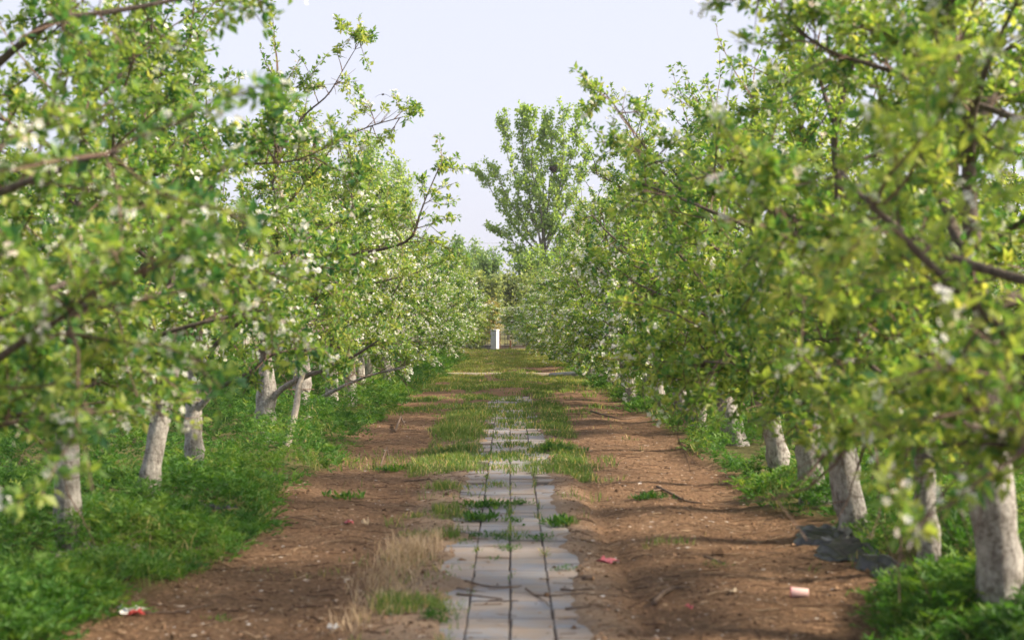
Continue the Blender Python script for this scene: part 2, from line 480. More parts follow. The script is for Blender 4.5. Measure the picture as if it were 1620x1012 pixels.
# ------------------------------------------------------------------ apple trees
def leaves(C, A, K, L, r, wid=0.52, up=0.25, spread=1.0, droop=0.22, cheap=False):
    """K leaves round each centre C with axis A; returns V, F, tint"""
    N = len(C)
    C = np.repeat(C, K, 0); A = np.repeat(A, K, 0)
    D = nrm(A * 0.45 + nrm(r.normal(size=(N * K, 3))) * spread + np.array([0, 0, up]))
    B = C + r.normal(size=(N * K, 3)) * 0.008 + D * 0.018
    l = L * (0.65 + 0.7 * r.random((N * K, 1)))
    up_ = nrm(r.normal(size=(N * K, 3)) * 0.6 + np.array([0, 0, 1.0]))
    Sd = nrm(np.cross(D, up_))
    Nn = np.cross(Sd, D)
    w_ = l * wid * (0.8 + 0.4 * r.random((N * K, 1)))
    mid = B + D * l * 0.5 - Nn * w_ * 0.16
    s1 = B + D * l * 0.45 + Sd * w_ * 0.5
    s2 = B + D * l * 0.45 - Sd * w_ * 0.5
    tip = B + D * l - Nn * l * droop
    t = np.clip(np.repeat(0.45 + 0.22 * r.normal(size=N), K) + 0.14 * r.normal(size=N * K), 0, 1)
    if cheap:
        B = B - Nn * w_ * 0.12; tip = tip - Nn * w_ * 0.12
        V = np.stack([B, s1, tip, s2], 1).reshape(-1, 3)
        o = np.arange(N * K)[:, None] * 4
        return V, (o[:, None] + np.array([[0, 1, 2], [0, 2, 3]])[None]).reshape(-1, 3), np.repeat(t, 4)
    V = np.stack([B, s1, mid, s2, tip], 1).reshape(-1, 3)
    o = np.arange(N * K)[:, None] * 5
    F = (o[:, None] + np.array([[0, 1, 2], [0, 2, 3], [1, 4, 2], [2, 4, 3]])[None]).reshape(-1, 3)
    return V, F, np.repeat(t, 5)

def flowers(C, A, K, rad, r, cheap=False):
    N = len(C)
    C = np.repeat(C, K, 0) + r.normal(size=(N * K, 3)) * 0.028 + np.repeat(A, K, 0) * 0.03
    D = nrm(np.repeat(A, K, 0) * 0.5 + nrm(r.normal(size=(N * K, 3))) + np.array([0, 0, 0.4]))
    U = nrm(np.cross(D, nrm(r.normal(size=(N * K, 3)))))
    W = np.cross(D, U)
    R_ = rad * (0.75 + 0.5 * r.random((N * K, 1)))
    Vs = []
    if cheap:
        for k in range(5):
            for (rr, da, h) in ((0.05, 0, 0), (1.0, -0.55, 0.25), (1.0, 0.55, 0.25)):
                an = k * 2 * np.pi / 5 + da
                Vs.append(C + (math.cos(an) * U + math.sin(an) * W) * R_ * rr + D * R_ * h)
        V = np.stack(Vs, 1).reshape(-1, 3)
        return V, np.arange(len(V)).reshape(-1, 3), np.repeat(np.clip(0.35 + 0.3 * r.normal(size=N * K), 0, 1), 15)
    for k in range(5):
        for (rr, da, h) in ((0.1, 0, 0), (0.65, -0.5, 0.12), (1.0, 0, 0.30), (0.65, 0.5, 0.12)):
            an = k * 2 * np.pi / 5 + da
            Vs.append(C + (math.cos(an) * U + math.sin(an) * W) * R_ * rr + D * R_ * h)
    V = np.stack(Vs, 1).reshape(-1, 3)
    o = np.arange(N * K)[:, None] * 20
    F = (o[:, None] + (np.arange(5)[:, None] * 4 + np.arange(4)[None])[None]).reshape(-1, 4)
    return V, F, np.repeat(np.clip(0.35 + 0.3 * r.normal(size=N * K), 0, 1), 20)

def curve(p0, d0, L, k, r, up=0.0, wob=0.25, down=0.0):
    P = [np.asarray(p0, float)]
    d = nrm(np.asarray(d0, float))
    for i in range(k):
        d = nrm(d + r.normal(size=3) * wob * (L / k) + np.array([0, 0, up - down * i / k]) * (L / k))
        P.append(P[-1] + d * L / k)
    return np.array(P)

def apple_tree(seed, H=4.8, Rc=1.9, r0=0.095, hero=(), ncl=1250, pb=0.15, zmin=0.5, taper=0.80, low=0, lowaz=None, lean=(0, 0), leafL=0.062, nlimb=10, simple=False, sprouts=6, cheap=False):
    """returns dict name -> list of meshes"""
    r = np.random.default_rng(seed)
    k = 14
    zz = np.concatenate([[-0.12, 0.0, 0.12, 0.4], np.linspace(0.75, H * 0.88, k - 4)])
    xy = np.cumsum(r.normal(size=(k, 2)) * np.where(zz[:, None] < 0.8, 0.022, 0.055), 0)
    xy -= xy[1]
    xy += np.outer(np.clip(zz, 0, 1.5) / 1.5, lean)
    TP = np.column_stack([xy, zz])
    tr = r0 * np.interp(zz, [-0.12, 0, 0.12, 0.4, 0.95, 1.3, H * 0.6, H * 0.88], [1.5, 1.35, 1.12, 1.0, 1.05, 0.52, 0.28, 0.10])
    out = {'trunk': [], 'limb': []}
    acc = Acc()
    # finer trunk
    tz = np.linspace(-0.12, H * 0.88, 34)
    P = np.column_stack([np.interp(tz, zz, TP[:, 0]), np.interp(tz, zz, TP[:, 1]), tz])
    tube(acc, P, np.interp(tz, zz, tr) * (1 + 0.06 * r.normal(size=34)) * np.where((np.arange(34) % 9 == 3), 1.12, 1.0), 12, 0.10, r=r)
    out['trunk'].append(acc.mesh('trunk', True))
    C, A = [], []          # cluster centres and axes
    tw = Acc()
    def along(P, n, t0=0.15):
        t = r.uniform(t0, 1, n) ** 0.9
        s = np.linspace(0, 1, len(P))
        Q = np.column_stack([np.interp(t, s, P[:, q]) for q in range(3)])
        D = nrm(np.column_stack([np.interp(t, s, np.gradient(P[:, q])) for q in range(3)]))
        return Q, D
    limbs = []
    az0 = r.uniform(0, 2 * np.pi)
    hs = np.linspace(0.88, H * 0.80, nlimb) + r.normal(size=nlimb) * 0.08
    for i in range(nlimb):
        h = max(0.8, hs[i])
        az = az0 + i * 2.4 + r.normal() * 0.35
        f = (h - 0.8) / (H * 0.8 - 0.8)
        reach = Rc * (1.0 - taper * f ** 1.25) * r.uniform(0.8, 1.08)
        el = R(r.uniform(12, 35) + 22 * f + (14 if h < 1.1 else 0))
        p0 = np.array([np.interp(h, zz, TP[:, 0]), np.interp(h, zz, TP[:, 1]), h])
        d0 = np.array([math.cos(az) * math.cos(el), math.sin(az) * math.cos(el), math.sin(el)])
        P = curve(p0, d0, reach * 1.12, 12, r, up=r.uniform(-0.25, 0.3), wob=0.65)
        P[1:, 2] = np.maximum(P[1:, 2], 0.55)
        limbs.append((P, max(0.014, r0 * (0.40 - 0.20 * f)) * r.uniform(0.8, 1.15)))
    for i in range(low):          # weighed-down lower boughs
        az = (lowaz + r.uniform(-1.0, 1.0)) if lowaz is not None else r.uniform(0, 6.28)
        h = r.uniform(0.95, 1.5)
        p0 = np.array([np.interp(h, zz, TP[:, 0]), np.interp(h, zz, TP[:, 1]), h])
        P = curve(p0, (math.cos(az), math.sin(az), 0.25), Rc * r.uniform(0.45, 0.7), 12, r, up=-0.2, wob=0.5)
        P[1:, 2] = np.maximum(P[1:, 2], 0.7)
        limbs.append((P, r0 * 0.32))
    for hp in hero:
        limbs.append((np.array(hp[0], float), hp[1]))
    nh = len(limbs) - len(hero)
    for li_, (P, rad) in enumerate(limbs):
        a_ = Acc()
        s = np.linspace(0, 1, 16)
        so = np.linspace(0, 1, len(P))
        PP = np.column_stack([np.interp(s, so, P[:, q]) for q in range(3)])
        PP[1:-1] = PP[1:-1] * 0.5 + (PP[2:] + PP[:-2]) * 0.25
        tube(a_, PP, (rad * (1 - 0.78 * s ** 0.8)) * (1 + 0.08 * r.normal(size=16)), 7, 0.07, r=r)
        out['limb'].append(a_.mesh('limb', True))
        ln = np.linalg.norm(np.diff(P, axis=0), axis=1).sum()
        ns = int(round(ln * 6.5))
        B, D = along(P, ns, 0.14)
        for q in range(ns):
            d = nrm(D[q] * 0.55 + r.normal(size=3) * np.array([0.8, 0.8, 0.5]) + np.array([0, 0, r.choice([0.75, 0.1, -0.6])]))
            L = r.uniform(0.35, 0.95) * (1 - 0.55 * sm(2.4, 4.0, B[q, 2])) * (0.6 if li_ >= nh else 1)
            SP = curve(B[q], d, L, 5, r, up=0.25 * r.normal(), wob=1.2)
            SP[:, 2] = np.maximum(SP[:, 2], 0.5)
            tube(tw, SP, np.linspace(0.009, 0.0032, 6), 3)
            c_, a2 = along(SP, int(6 + L * 12)); C.append(c_); A.append(a2)
            C.append(SP[-1:]); A.append(nrm(SP[-1:] - SP[-2:-1]))
            for z in range(3):
                b2, d2 = along(SP, 1, 0.3)
                TT = curve(b2[0], nrm(d2[0] + r.normal(size=3) * 0.9), r.uniform(0.12, 0.38), 2, r, wob=1.0)
                tube(tw, TT, np.linspace(0.005, 0.0025, 3), 3)
                c_, a2 = along(TT, 4, 0.3); C.append(c_); A.append(a2)
        c_, a2 = along(P, int(ln * 7), 0.3); C.append(c_ + r.normal(size=c_.shape) * 0.03); A.append(nrm(r.normal(size=a2.shape) + a2))
    # leader tip and long bare sprouts above the crown
    c_, a2 = along(P := TP[5:], 90, 0.0); C.append(c_ + r.normal(size=c_.shape) * 0.05); A.append(nrm(r.normal(size=a2.shape)))
    for q in range(14):
        h = r.uniform(H * 0.6, H * 0.88)
        p0 = np.array([np.interp(h, zz, TP[:, 0]), np.interp(h, zz, TP[:, 1]), h])
        az = r.uniform(0, 6.28)
        SP = curve(p0, (math.cos(az) * 0.8, math.sin(az) * 0.8, r.uniform(0.4, 1.4)), r.uniform(0.35, 0.75), 5, r, up=0.3, wob=0.9)
        tube(tw, SP, np.linspace(0.011, 0.0035, 6), 3)
        c_, a2 = along(SP, 10); C.append(c_); A.append(a2)
    SC, SA = [], []
    for q in range(sprouts):
        Pl, _ = limbs[r.integers(nlimb // 2, nlimb)] if q % 3 else (TP[-3:], 0)
        p0 = Pl[-1] if q % 3 == 0 else Pl[r.integers(len(Pl) // 2, len(Pl))]
        SP = curve(p0, (r.normal() * 0.45, r.normal() * 0.45, 1.0), r.uniform(0.5, 1.15), 6, r, up=0.2, wob=0.7)
        tube(tw, SP, np.linspace(0.010, 0.003, 7), 3)
        c_, a2 = along(SP, 9, 0.1); SC.append(c_); SA.append(a2)
        SC.append(SP[-1:]); SA.append(np.array([[0, 0, 1.0]]))
    C = np.concatenate(C); A = np.concatenate(A)
    k_ = C[:, 2] > zmin + 0.15 * r.random(len(C)); C, A = C[k_], A[k_]
    for hp in hero:
        Pl = np.array(hp[0], float)
        s_ = np.linspace(0, 1, 40)
        Pl = np.column_stack([np.interp(s_, np.linspace(0, 1, len(Pl)), Pl[:, q]) for q in range(3)])[4:36]
        dd = np.min(np.linalg.norm((C[:, None] - Pl[None]) * np.array([1, 0.45, 1]), axis=2), axis=1)
        k_ = dd > 0.13; C, A = C[k_], A[k_]
    if len(C) > ncl:
        s = r.choice(len(C), ncl, replace=False); C, A = C[s], A[s]
    SC, SA = np.concatenate(SC), np.concatenate(SA)
    lv = Acc()
    V, F, t = leaves(np.concatenate([C, SC]), np.concatenate([A, SA]), 6, leafL * (1.35 if simple else 1), r, cheap=cheap or simple); lv.add(V, F, t)
    out['foliage'] = [lv.mesh('foliage')]
    out['twigs'] = [tw.mesh('twig_growth', False)]
    # blossom patches: trusses sit together
    pn = vn(C[:, 0] * 1.0 + seed * 3.1, C[:, 1] + C[:, 2] * 0.8, 0.5, 60)
    w_ = pb * (0.3 + 1.9 * sm(0.45, 0.75, pn))
    sel = r.random(len(C)) < w_
    fl = Acc()
    V, F, t = flowers(C[sel] + A[sel] * 0.03, A[sel], 4 if cheap or simple else 5, 0.021 * (1.25 if simple else 1.12 if cheap else 1), r, cheap or simple); fl.add(V, F, t)
    out['blossom'] = [fl.mesh('blossom')]
    return out

PART = {'trunk': ('trunk', 'bark', None), 'limb': ('limb', 'limbbark', None), 'twigs': ('twig_growth', 'twig', 'stuff'), 'foliage': ('foliage', 'leaf', 'stuff'), 'blossom': ('blossom', 'petal', 'stuff')}
def place_tree(T, x, y, label, group, rz=0.0, s=1.0, sz=1.0, simple=False, limbs=99, tilt=0.0):
    t = empty('apple_tree', (x, y, float(gz(x, y)) - 0.01), label, 'apple tree', group, rz, (s, s, s * sz))
    t.rotation_mode = 'ZYX'; t.rotation_euler = (0, tilt, rz)
    for k, ms in T.items():
        nm, mt, kd = PART[k]
        if k == 'limb': ms = ms[:limbs]
        if simple and k == 'twigs': continue
        for me in ms: obj(nm, me, M[mt], t, kind=kd)
    return t

def loc(P, x, y):          # world polyline -> tree space
    P = np.asarray(P, float).copy(); P[:, 0] -= x; P[:, 1] -= y
    return P
VARS = [apple_tree(100 + k, H=4.9 + 0.25 * math.sin(k * 2.1), Rc=1.8 + 0.1 * math.cos(k * 3), r0=0.105, low=3 + k % 3, zmin=0.55, ncl=3000, pb=0.3, cheap=True) for k in range(6)]
SIMP = [apple_tree(300 + k, H=4.9, Rc=2.0, r0=0.10, ncl=1700, pb=0.2, simple=True, nlimb=8, sprouts=3) for k in range(3)]

ORD = 'first second third fourth fifth sixth seventh eighth ninth tenth eleventh twelfth thirteenth fourteenth fifteenth sixteenth seventeenth eighteenth nineteenth twentieth'.split()
GL, GR = 'apple trees of the left front row', 'apple trees of the right front row'
# near trees of their own shape: x, y, lean, height, radius, hero limbs (photo pixel, pixel, distance), label
near = [
 (-3.05, 6.7, 4.9, 1.95, 0.10, [([(-3.05, 6.7, 1.45), at(-60, 560, 6.9), at(0, 500, 7.2), at(70, 468, 7.4), at(130, 440, 7.6), at(200, 395, 7.8)], 0.040)],
  'nearest apple tree at the left edge, only its blurred boughs showing', GL),
 (-3.45, 8.8, 4.9, 1.95, 0.10, [([(-3.45, 8.8, 1.4), at(90, 520, 8.6), at(180, 480, 8.6), at(268, 425, 8.7), at(330, 418, 8.8), at(400, 440, 9)], 0.034),
                            ([(-3.45, 8.8, 2.9), at(60, 60, 8.0), at(110, 45, 8.0), at(210, 32, 8.1), at(290, 15, 8.2), at(345, -5, 8.2), at(420, -30, 8.3)], 0.026)],
  'blurred apple tree at left with a long bough crossing the top corner', GL),
 (-3.19, 10.6, 4.9, 1.8, 0.088, [([(-3.19, 10.6, 1.15), at(170, 590, 10.4), at(240, 545, 10.3), at(330, 520, 10.2), at(430, 500, 10.3)], 0.034)],
  'apple tree with the smooth whitewashed trunk standing at the far left', GL),
 (-3.1, 12.4, 4.9, 1.7, 0.085, [([(-3.1, 12.4, 2.9), at(330, 290, 12.2), at(370, 272, 12.1), at(430, 272, 12), at(500, 262, 12)], 0.026)],
  'left apple tree whose ringed trunk is half sunk in green weeds', GL),
 (-3.22, 14.8, 5.0, 1.75, 0.085, [([(-3.2, 14.8, 0.7), at(325, 645, 14.75), at(345, 625, 14.7), at(400, 600, 14.5), at(430, 570, 14.4), at(520, 560, 14.4)], 0.04)],
  'left apple tree with a pale double trunk and thin fork', GL),
 (-3.2, 18.9, 5.3, 1.85, 0.12, [([(-3.18, 18.9, 0.42), at(425, 645, 18.85), at(445, 622, 18.8), at(480, 602, 18.6), at(520, 592, 18.4), at(560, 572, 18.3), at(600, 545, 18.2)], 0.062),
                            ([(-3.1, 18.9, 2.6), at(490, 420, 18.7), at(560, 410, 18.4), at(620, 400, 18.2), at(655, 385, 18), at(665, 340, 18), at(700, 262, 18)], 0.034),
                            ([(-3.1, 18.9, 3.0), at(480, 260, 18.8), at(530, 230, 18.6), at(590, 206, 18.5), at(650, 190, 18.4)], 0.020),
                            ([(-3.1, 18.9, 3.6), at(480, 190, 18.9), at(520, 160, 18.8), at(548, 110, 18.8), at(572, 70, 18.8)], 0.016)],
  'left apple tree with a thick whitewashed trunk and one heavy bough reaching right', GL),
 (-3.2, 22.4, 5.0, 1.8, 0.13, [([(-3.2, 22.4, 0.2), at(500, 642, 22.3), at(540, 620, 22), at(590, 600, 21.8), at(640, 590, 21.6)], 0.05)],
  'left apple tree just behind the leaning thin stem', GL),
 (2.62, 5.9, 4.9, 1.6, 0.11, [([(2.62, 5.9, 1.55), at(1760, 490, 6.2), at(1620, 455, 6.5), at(1520, 425, 6.7), at(1450, 395, 6.9), at(1400, 355, 7.0), at(1370, 330, 7.1), at(1330, 280, 7.2)], 0.040),
                            ([(2.62, 5.9, 2.3), at(1700, 230, 7.2), at(1560, 180, 8.0), at(1470, 145, 8.3), at(1390, 112, 8.5), at(1320, 98, 8.6), at(1270, 65, 8.7), at(1225, 15, 8.8), at(1200, -30, 8.9)], 0.026)],
  'nearest apple tree at the right edge with a long bare brown bough', GR),
 (2.66, 7.8, 4.9, 1.75, 0.118, [([(2.66, 7.8, 0.95), at(1560, 770, 7.8), at(1500, 765, 8), at(1420, 712, 8.4), at(1375, 690, 8.7), at(1320, 650, 9)], 0.045)],
  'right apple tree with the thick mottled trunk cut by the picture edge', GR),
 (2.74, 9.5, 4.9, 1.8, 0.07, [([(2.74, 9.5, 1.4), at(1430, 640, 9.6), at(1350, 570, 9.9), at(1290, 550, 10), at(1200, 520, 10.2)], 0.03)],
  'right apple tree with a slender trunk rising behind the black plastic', GR),
 (2.62, 11.0, 4.7, 1.75, 0.105, [([(2.62, 11.0, 1.6), at(1345, 470, 11), at(1270, 420, 11.2), at(1200, 380, 11.3), at(1080, 330, 11.5), at(1000, 300, 11.6)], 0.03)],
  'right apple tree with a pale leaning trunk at the edge of black plastic', GR),
 (2.72, 12.9, 4.35, 1.7, 0.105, [([(2.72, 12.9, 2.2), at(1200, 360, 13), at(1120, 350, 13), at(1050, 290, 13.2), at(1000, 215, 13.3), at(950, 150, 13.4)], 0.022)],
  'right apple tree with rough flaking trunk beside the pale leaning one', GR),
 (2.82, 15.0, 4.4, 1.7, 0.10, [([(2.82, 15, 1.5), at(1160, 520, 15), at(1100, 500, 15), at(1060, 480, 15.1), at(985, 445, 15.2)], 0.03)],
  'right apple tree with a short cracked white trunk in deep weeds', GR),
 (2.86, 18.3, 4.6, 1.75, 0.115, [([(2.86, 18.3, 1.7), at(1090, 470, 18.2), at(1020, 430, 18), at(960, 380, 18), at(935, 350, 18)], 0.03)],
  'right apple tree with a clean tapering white trunk lit on its right', GR),
]
for q, (x, y, H, Rc, r0, hero, lab, grp) in enumerate(near):
    hero = [(loc(P, x, y), rad) for P, rad in hero]
    lean = {7.8: (-0.06, 0), 11.0: (-0.30, 0), 12.9: (-0.12, 0), 15.0: (-0.28, 0), 18.3: (-0.28, 0), 10.6: (0.06, 0), 12.4: (0.12, 0), 18.9: (0.05, 0)}.get(y, (0, 0))
    if x > 0: kw = dict(low=3, lowaz=math.pi, zmin=0.92 if y < 8.5 else 0.84)
    elif y < 10: kw = dict(low=2, lowaz=0.0, zmin=0.95)
    elif y < 11.5: kw = dict(low=1, zmin=0.9)
    else: kw = dict(zmin={12.4: 0.62, 14.8: 0.9}.get(y, 0.9))
    kw['cheap'] = y > 12.1; kw['taper'] = (0.3 if x < 0 else 0.6) if y < 9 else 0.78
    T = apple_tree((500 if x < 0 else 640) + q, **kw, H=H, Rc=Rc, r0=r0, hero=hero, ncl=2600, pb=0.15 if x < 0 else 0.10, lean=lean, nlimb=9, sprouts=7)
    place_tree(T, x, y, lab, grp)
# farther trees
def row(x0, ys, grp, side, jit, start):
    for k, y in enumerate(ys):
        T = VARS[(k * 3 + (0 if side == 'left' else 1)) % 6]
        far = float(sm(22, 48, y)); shr, shx = (1 - 0.29 * far) if side == 'left' else (1 - 0.36 * far), 1 + 0.05 * far
        if y < 41: lab = 'whitewashed apple tree, %s of the %s row past the %s' % (ORD[k], side, start)
        else: lab = 'distant white flowered apple tree of the %s row beyond the concrete strip' % side
        place_tree(T, x0 + (min(0.5, 0.013 * max(0, y - 24)) if side == 'left' else -min(1.15, 0.032 * max(0, y - 22))) + rng.normal(0, jit), y + rng.normal(0, 0.12), lab, grp, rng.uniform(0, 6.28), rng.uniform(0.95, 1.05) * shx, rng.uniform(0.95, 1.05) * shr * (0.93 if side == 'right' and y < 32 else 1), limbs=99 if y < 35 else 4, tilt=rng.normal(0.05, 0.03) if side == 'left' else rng.normal(-0.09, 0.03))
row(-3.0, [24.6, 26.4, 28.2, 30.2, 32.2, 34.2, 36.2, 38.2] + list(np.arange(42.4, 63.5, 2.0)), GL, 'left', 0.10, 'tree with the heavy bough')
row(2.72, [20.5, 22.6, 24.6, 26.6, 28.6, 30.6, 32.6, 34.6, 36.6, 38.6] + list(np.arange(42.4, 63.5, 2.0)), GR, 'right', 0.10, 'clean lit trunk')
for sx, x0, y0 in (('left', -8.7, 19.0), ('right', 8.5, 19.0)):
    for k, y in enumerate(np.arange(y0, 63, 2.1)):
        place_tree(SIMP[k % 3], x0 + rng.normal(0, 0.15), y + rng.normal(0, 0.2), 'apple tree of the second row on the %s, half hidden behind the front row' % sx,
                   'apple trees of the second %s row' % sx, rng.uniform(0, 6.28), rng.uniform(0.92, 1.06), 1.0, True, 3)
for sx, x0, y0 in (('left', -14.4, 34), ('right', 14.3, 34)):
    for k, y in enumerate(np.arange(y0, 63, 2.3)):
        place_tree(SIMP[k % 3], x0 + rng.normal(0, 0.15), y + rng.normal(0, 0.2), 'apple tree of the third row on the %s, glimpsed through the nearer rows' % sx,
                   'apple trees of the third %s row' % sx, rng.uniform(0, 6.28), rng.uniform(0.92, 1.06), 1.0, True, 2)

# leaning thin stem, left row
acc = Acc()
P = np.array([at(447, 722, 18.2), at(456, 695, 18.2), at(464, 665, 18.3), at(469, 640, 18.4), at(473, 610, 18.5), at(480, 590, 18.5)])
P[0, 2] = -0.02
tube(acc, P, [0.062, 0.05, 0.043, 0.04, 0.034, 0.028], 8, 0.06)
obj('apple_sapling', acc.mesh('apple_sapling', True), plain('sapling_bark', (0.40, 0.35, 0.31), 0.9, 0.35, 25), label='thin whitewashed stem leaning right under the heavy bough', cat='sapling')

# ------------------------------------------------------------------ weeds under the rows
def fronds(Pb, L, r, nl=10, wl=0.10):
    """feathery fronds: Pb bases, L lengths"""
    N = len(Pb)
    az = r.uniform(0, 2 * np.pi, N); el = r.uniform(0.45, 1.35, N)
    D = np.column_stack([np.cos(az) * np.cos(el), np.sin(az) * np.cos(el), np.sin(el)])
    Sd = nrm(np.cross(D, np.array([0, 0, 1.0])))
    Vs, n0 = [], 0
    for k in range(nl):
        t = 0.25 + 0.75 * (k // 2) / (nl / 2 - 1)
        c = Pb + D * (L * t)[:, None] - np.array([0, 0, 1.0]) * (L * 0.45 * t * t)[:, None]
        sg = 1 if k % 2 else -1
        ll = L * 0.40 * (1.05 - 0.6 * t)
        out_ = nrm(Sd * sg + D * 0.7 + r.normal(size=(N, 3)) * 0.35)
        pw = nrm(np.cross(out_, nrm(r.normal(size=(N, 3))))) 
        wv = pw * (ll * 0.13)[:, None]
        Vs += [c - wv, c + wv, c + out_ * ll[:, None]]
    V = np.stack(Vs, 1).reshape(-1, 3)
    F = np.arange(len(V)).reshape(-1, 3)
    return V, F, len(Vs)
N = 74000
d = np.exp(rng.uniform(math.log(6.6), math.log(52), N))
sgn = rng.choice([-1, 1], N)
eg = np.where(sgn < 0, -edge_l(d), edge_r(d))
mxx = np.minimum(0.37 * d + 0.6, 12)
ax = eg + (np.maximum(mxx - eg, 0)) * rng.random(N) ** 1.5
x = sgn * ax
keep = (mxx > eg) & (rng.random(N) < weed_d(x, d) * sm(0.22, 0.44, vn(x, d, 0.45, 14) + 0.1 + 0.15 * sm(0.5, 1.5, ax - eg)))
# bare soil round the black plastic
keep &= ~((np.abs(x - 2.45) < 0.5) & (d > 8.9) & (d < 11.2) & (rng.random(N) < 0.6))
x, d = x[keep], d[keep]
u = rng.random(len(x))
mz = mound(x, d)
Pb = np.column_stack([x, d, gz(x, d) + mz * u ** 0.6])
L = (0.11 + 0.13 * rng.random(len(x))) * np.clip(d / 18, 1, 2.2)
V, F, k = fronds(Pb, L, rng)
t = np.clip(0.16 + 0.5 * vn(x, d, 0.8, 15) + 0.18 * rng.normal(size=len(x)) + 0.15 * u, 0, 1)
obj('weeds', mesh('weeds', V, F, np.repeat(t, k)), M['weed'], kind='stuff')
print('weeds', len(F))

# ------------------------------------------------------------------ grass
def blades(P, H, W, r, lean=0.5):
    N = len(P)
    az = r.uniform(0, 2 * np.pi, N)
    a2 = r.uniform(0, 2 * np.pi, N)
    dl = np.column_stack([np.cos(az), np.sin(az), np.zeros(N)]) * (H * lean * r.random(N))[:, None]
    sd_ = np.column_stack([np.cos(a2), np.sin(a2), np.zeros(N)]) * (W / 2)[:, None]
    up = np.array([0, 0, 1.0]) * H[:, None]
    V = np.stack([P - sd_, P + sd_, P + up * 0.6 + dl * 0.4 - sd_ * 0.7, P + up * 0.6 + dl * 0.4 + sd_ * 0.7, P + up * 0.95 + dl * 1.2], 1).reshape(-1, 3)
    o = np.arange(N)[:, None, None] * 5
    F = (o + np.array([[0, 1, 3], [0, 3, 2], [2, 3, 4]])[None]).reshape(-1, 3)
    return V, F
N = 300000
d = np.exp(rng.uniform(math.log(7.0), math.log(65.5), N))
x = rng.uniform(-2.6, 2.4, N)
keep = rng.random(N) < grass_d(x, d) * 0.9
x, d = x[keep], d[keep]
H = (0.02 + 0.035 * rng.random(len(x)) + 0.09 * vn(x, d, 0.4, 50) ** 2) * (1 + 0.9 * sm(0.7, 0.2, np.abs(x + 0.75)) * sm(19.5, 20.5, d) * sm(24, 23, d) + 0.3 * sm(18, 15, d) * sm(13, 14, d))
Wd = 0.007 * np.clip(d / 11, 1, 4.5)
Z0 = gz(x, d)
Z0 = np.where((np.abs(x) < 0.45) & (d < 30.5), np.maximum(Z0, -0.004), Z0)
V, F = blades(np.column_stack([x, d, Z0 - 0.004]), H, Wd, rng, 0.9)
t = 0.20 + 0.28 * vn(x, d, 0.8, 51) + 0.09 * rng.normal(size=len(x)) + 0.24 * sm(26, 42, d)
t = np.where(rng.random(len(x)) < 0.12, 0.9, np.clip(t, 0, 0.66))
obj('grass', mesh('grass', V, F, np.repeat(t, 5)), M['grass'], kind='stuff')
print('grass', len(F))

# taller grass mixed into the weeds under the rows
N = 13000
d = np.exp(rng.uniform(math.log(7.2), math.log(40), N)); sg = rng.choice([-1, 1], N)
x = sg * (np.where(sg < 0, -edge_l(d), edge_r(d)) + 0.12 + 1.6 * rng.random(N) ** 1.3)
k_ = rng.random(N) < sm(0.45, 0.62, vn(x, d, 0.7, 55)); x, d = x[k_], d[k_]
V, F = blades(np.column_stack([x, d, gz(x, d) + mound(x, d) * 0.6]), 0.06 + 0.11 * rng.random(len(x)), 0.007 * np.clip(d / 11, 1, 4), rng, 1.0)
t = np.where(rng.random(len(x)) < 0.16, 0.85, 0.35 + 0.2 * rng.random(len(x)))
obj('tall_grass', mesh('tall_grass', V, F, np.repeat(t, 5)), M['grass'], kind='stuff')

# dry grass left of the slabs
N = 1500
cx = np.array([[-0.74, 10.5, 0.20], [-0.83, 9.6, 0.2], [-0.70, 8.9, 0.13], [-0.9, 8.4, 0.15], [-0.62, 11.3, 0.14]])
wts = np.array([0.46, 0.24, 0.1, 0.1, 0.1])
ci = rng.choice(5, N, p=wts)
x = cx[ci, 0] + rng.normal(size=N) * cx[ci, 2] * 0.5; d = cx[ci, 1] + rng.normal(size=N) * cx[ci, 2] * 1.6
H = 0.03 + 0.09 * rng.random(N) * (ci == 0) + 0.08 * rng.random(N)
V, F = blades(np.column_stack([x, d, gz(x, d)]), H, np.full(N, 0.006), rng, 1.0)
obj('dry_grass', mesh('dry_grass', V, F, np.repeat(rng.random(N), 5)), M['straw'], kind='stuff')

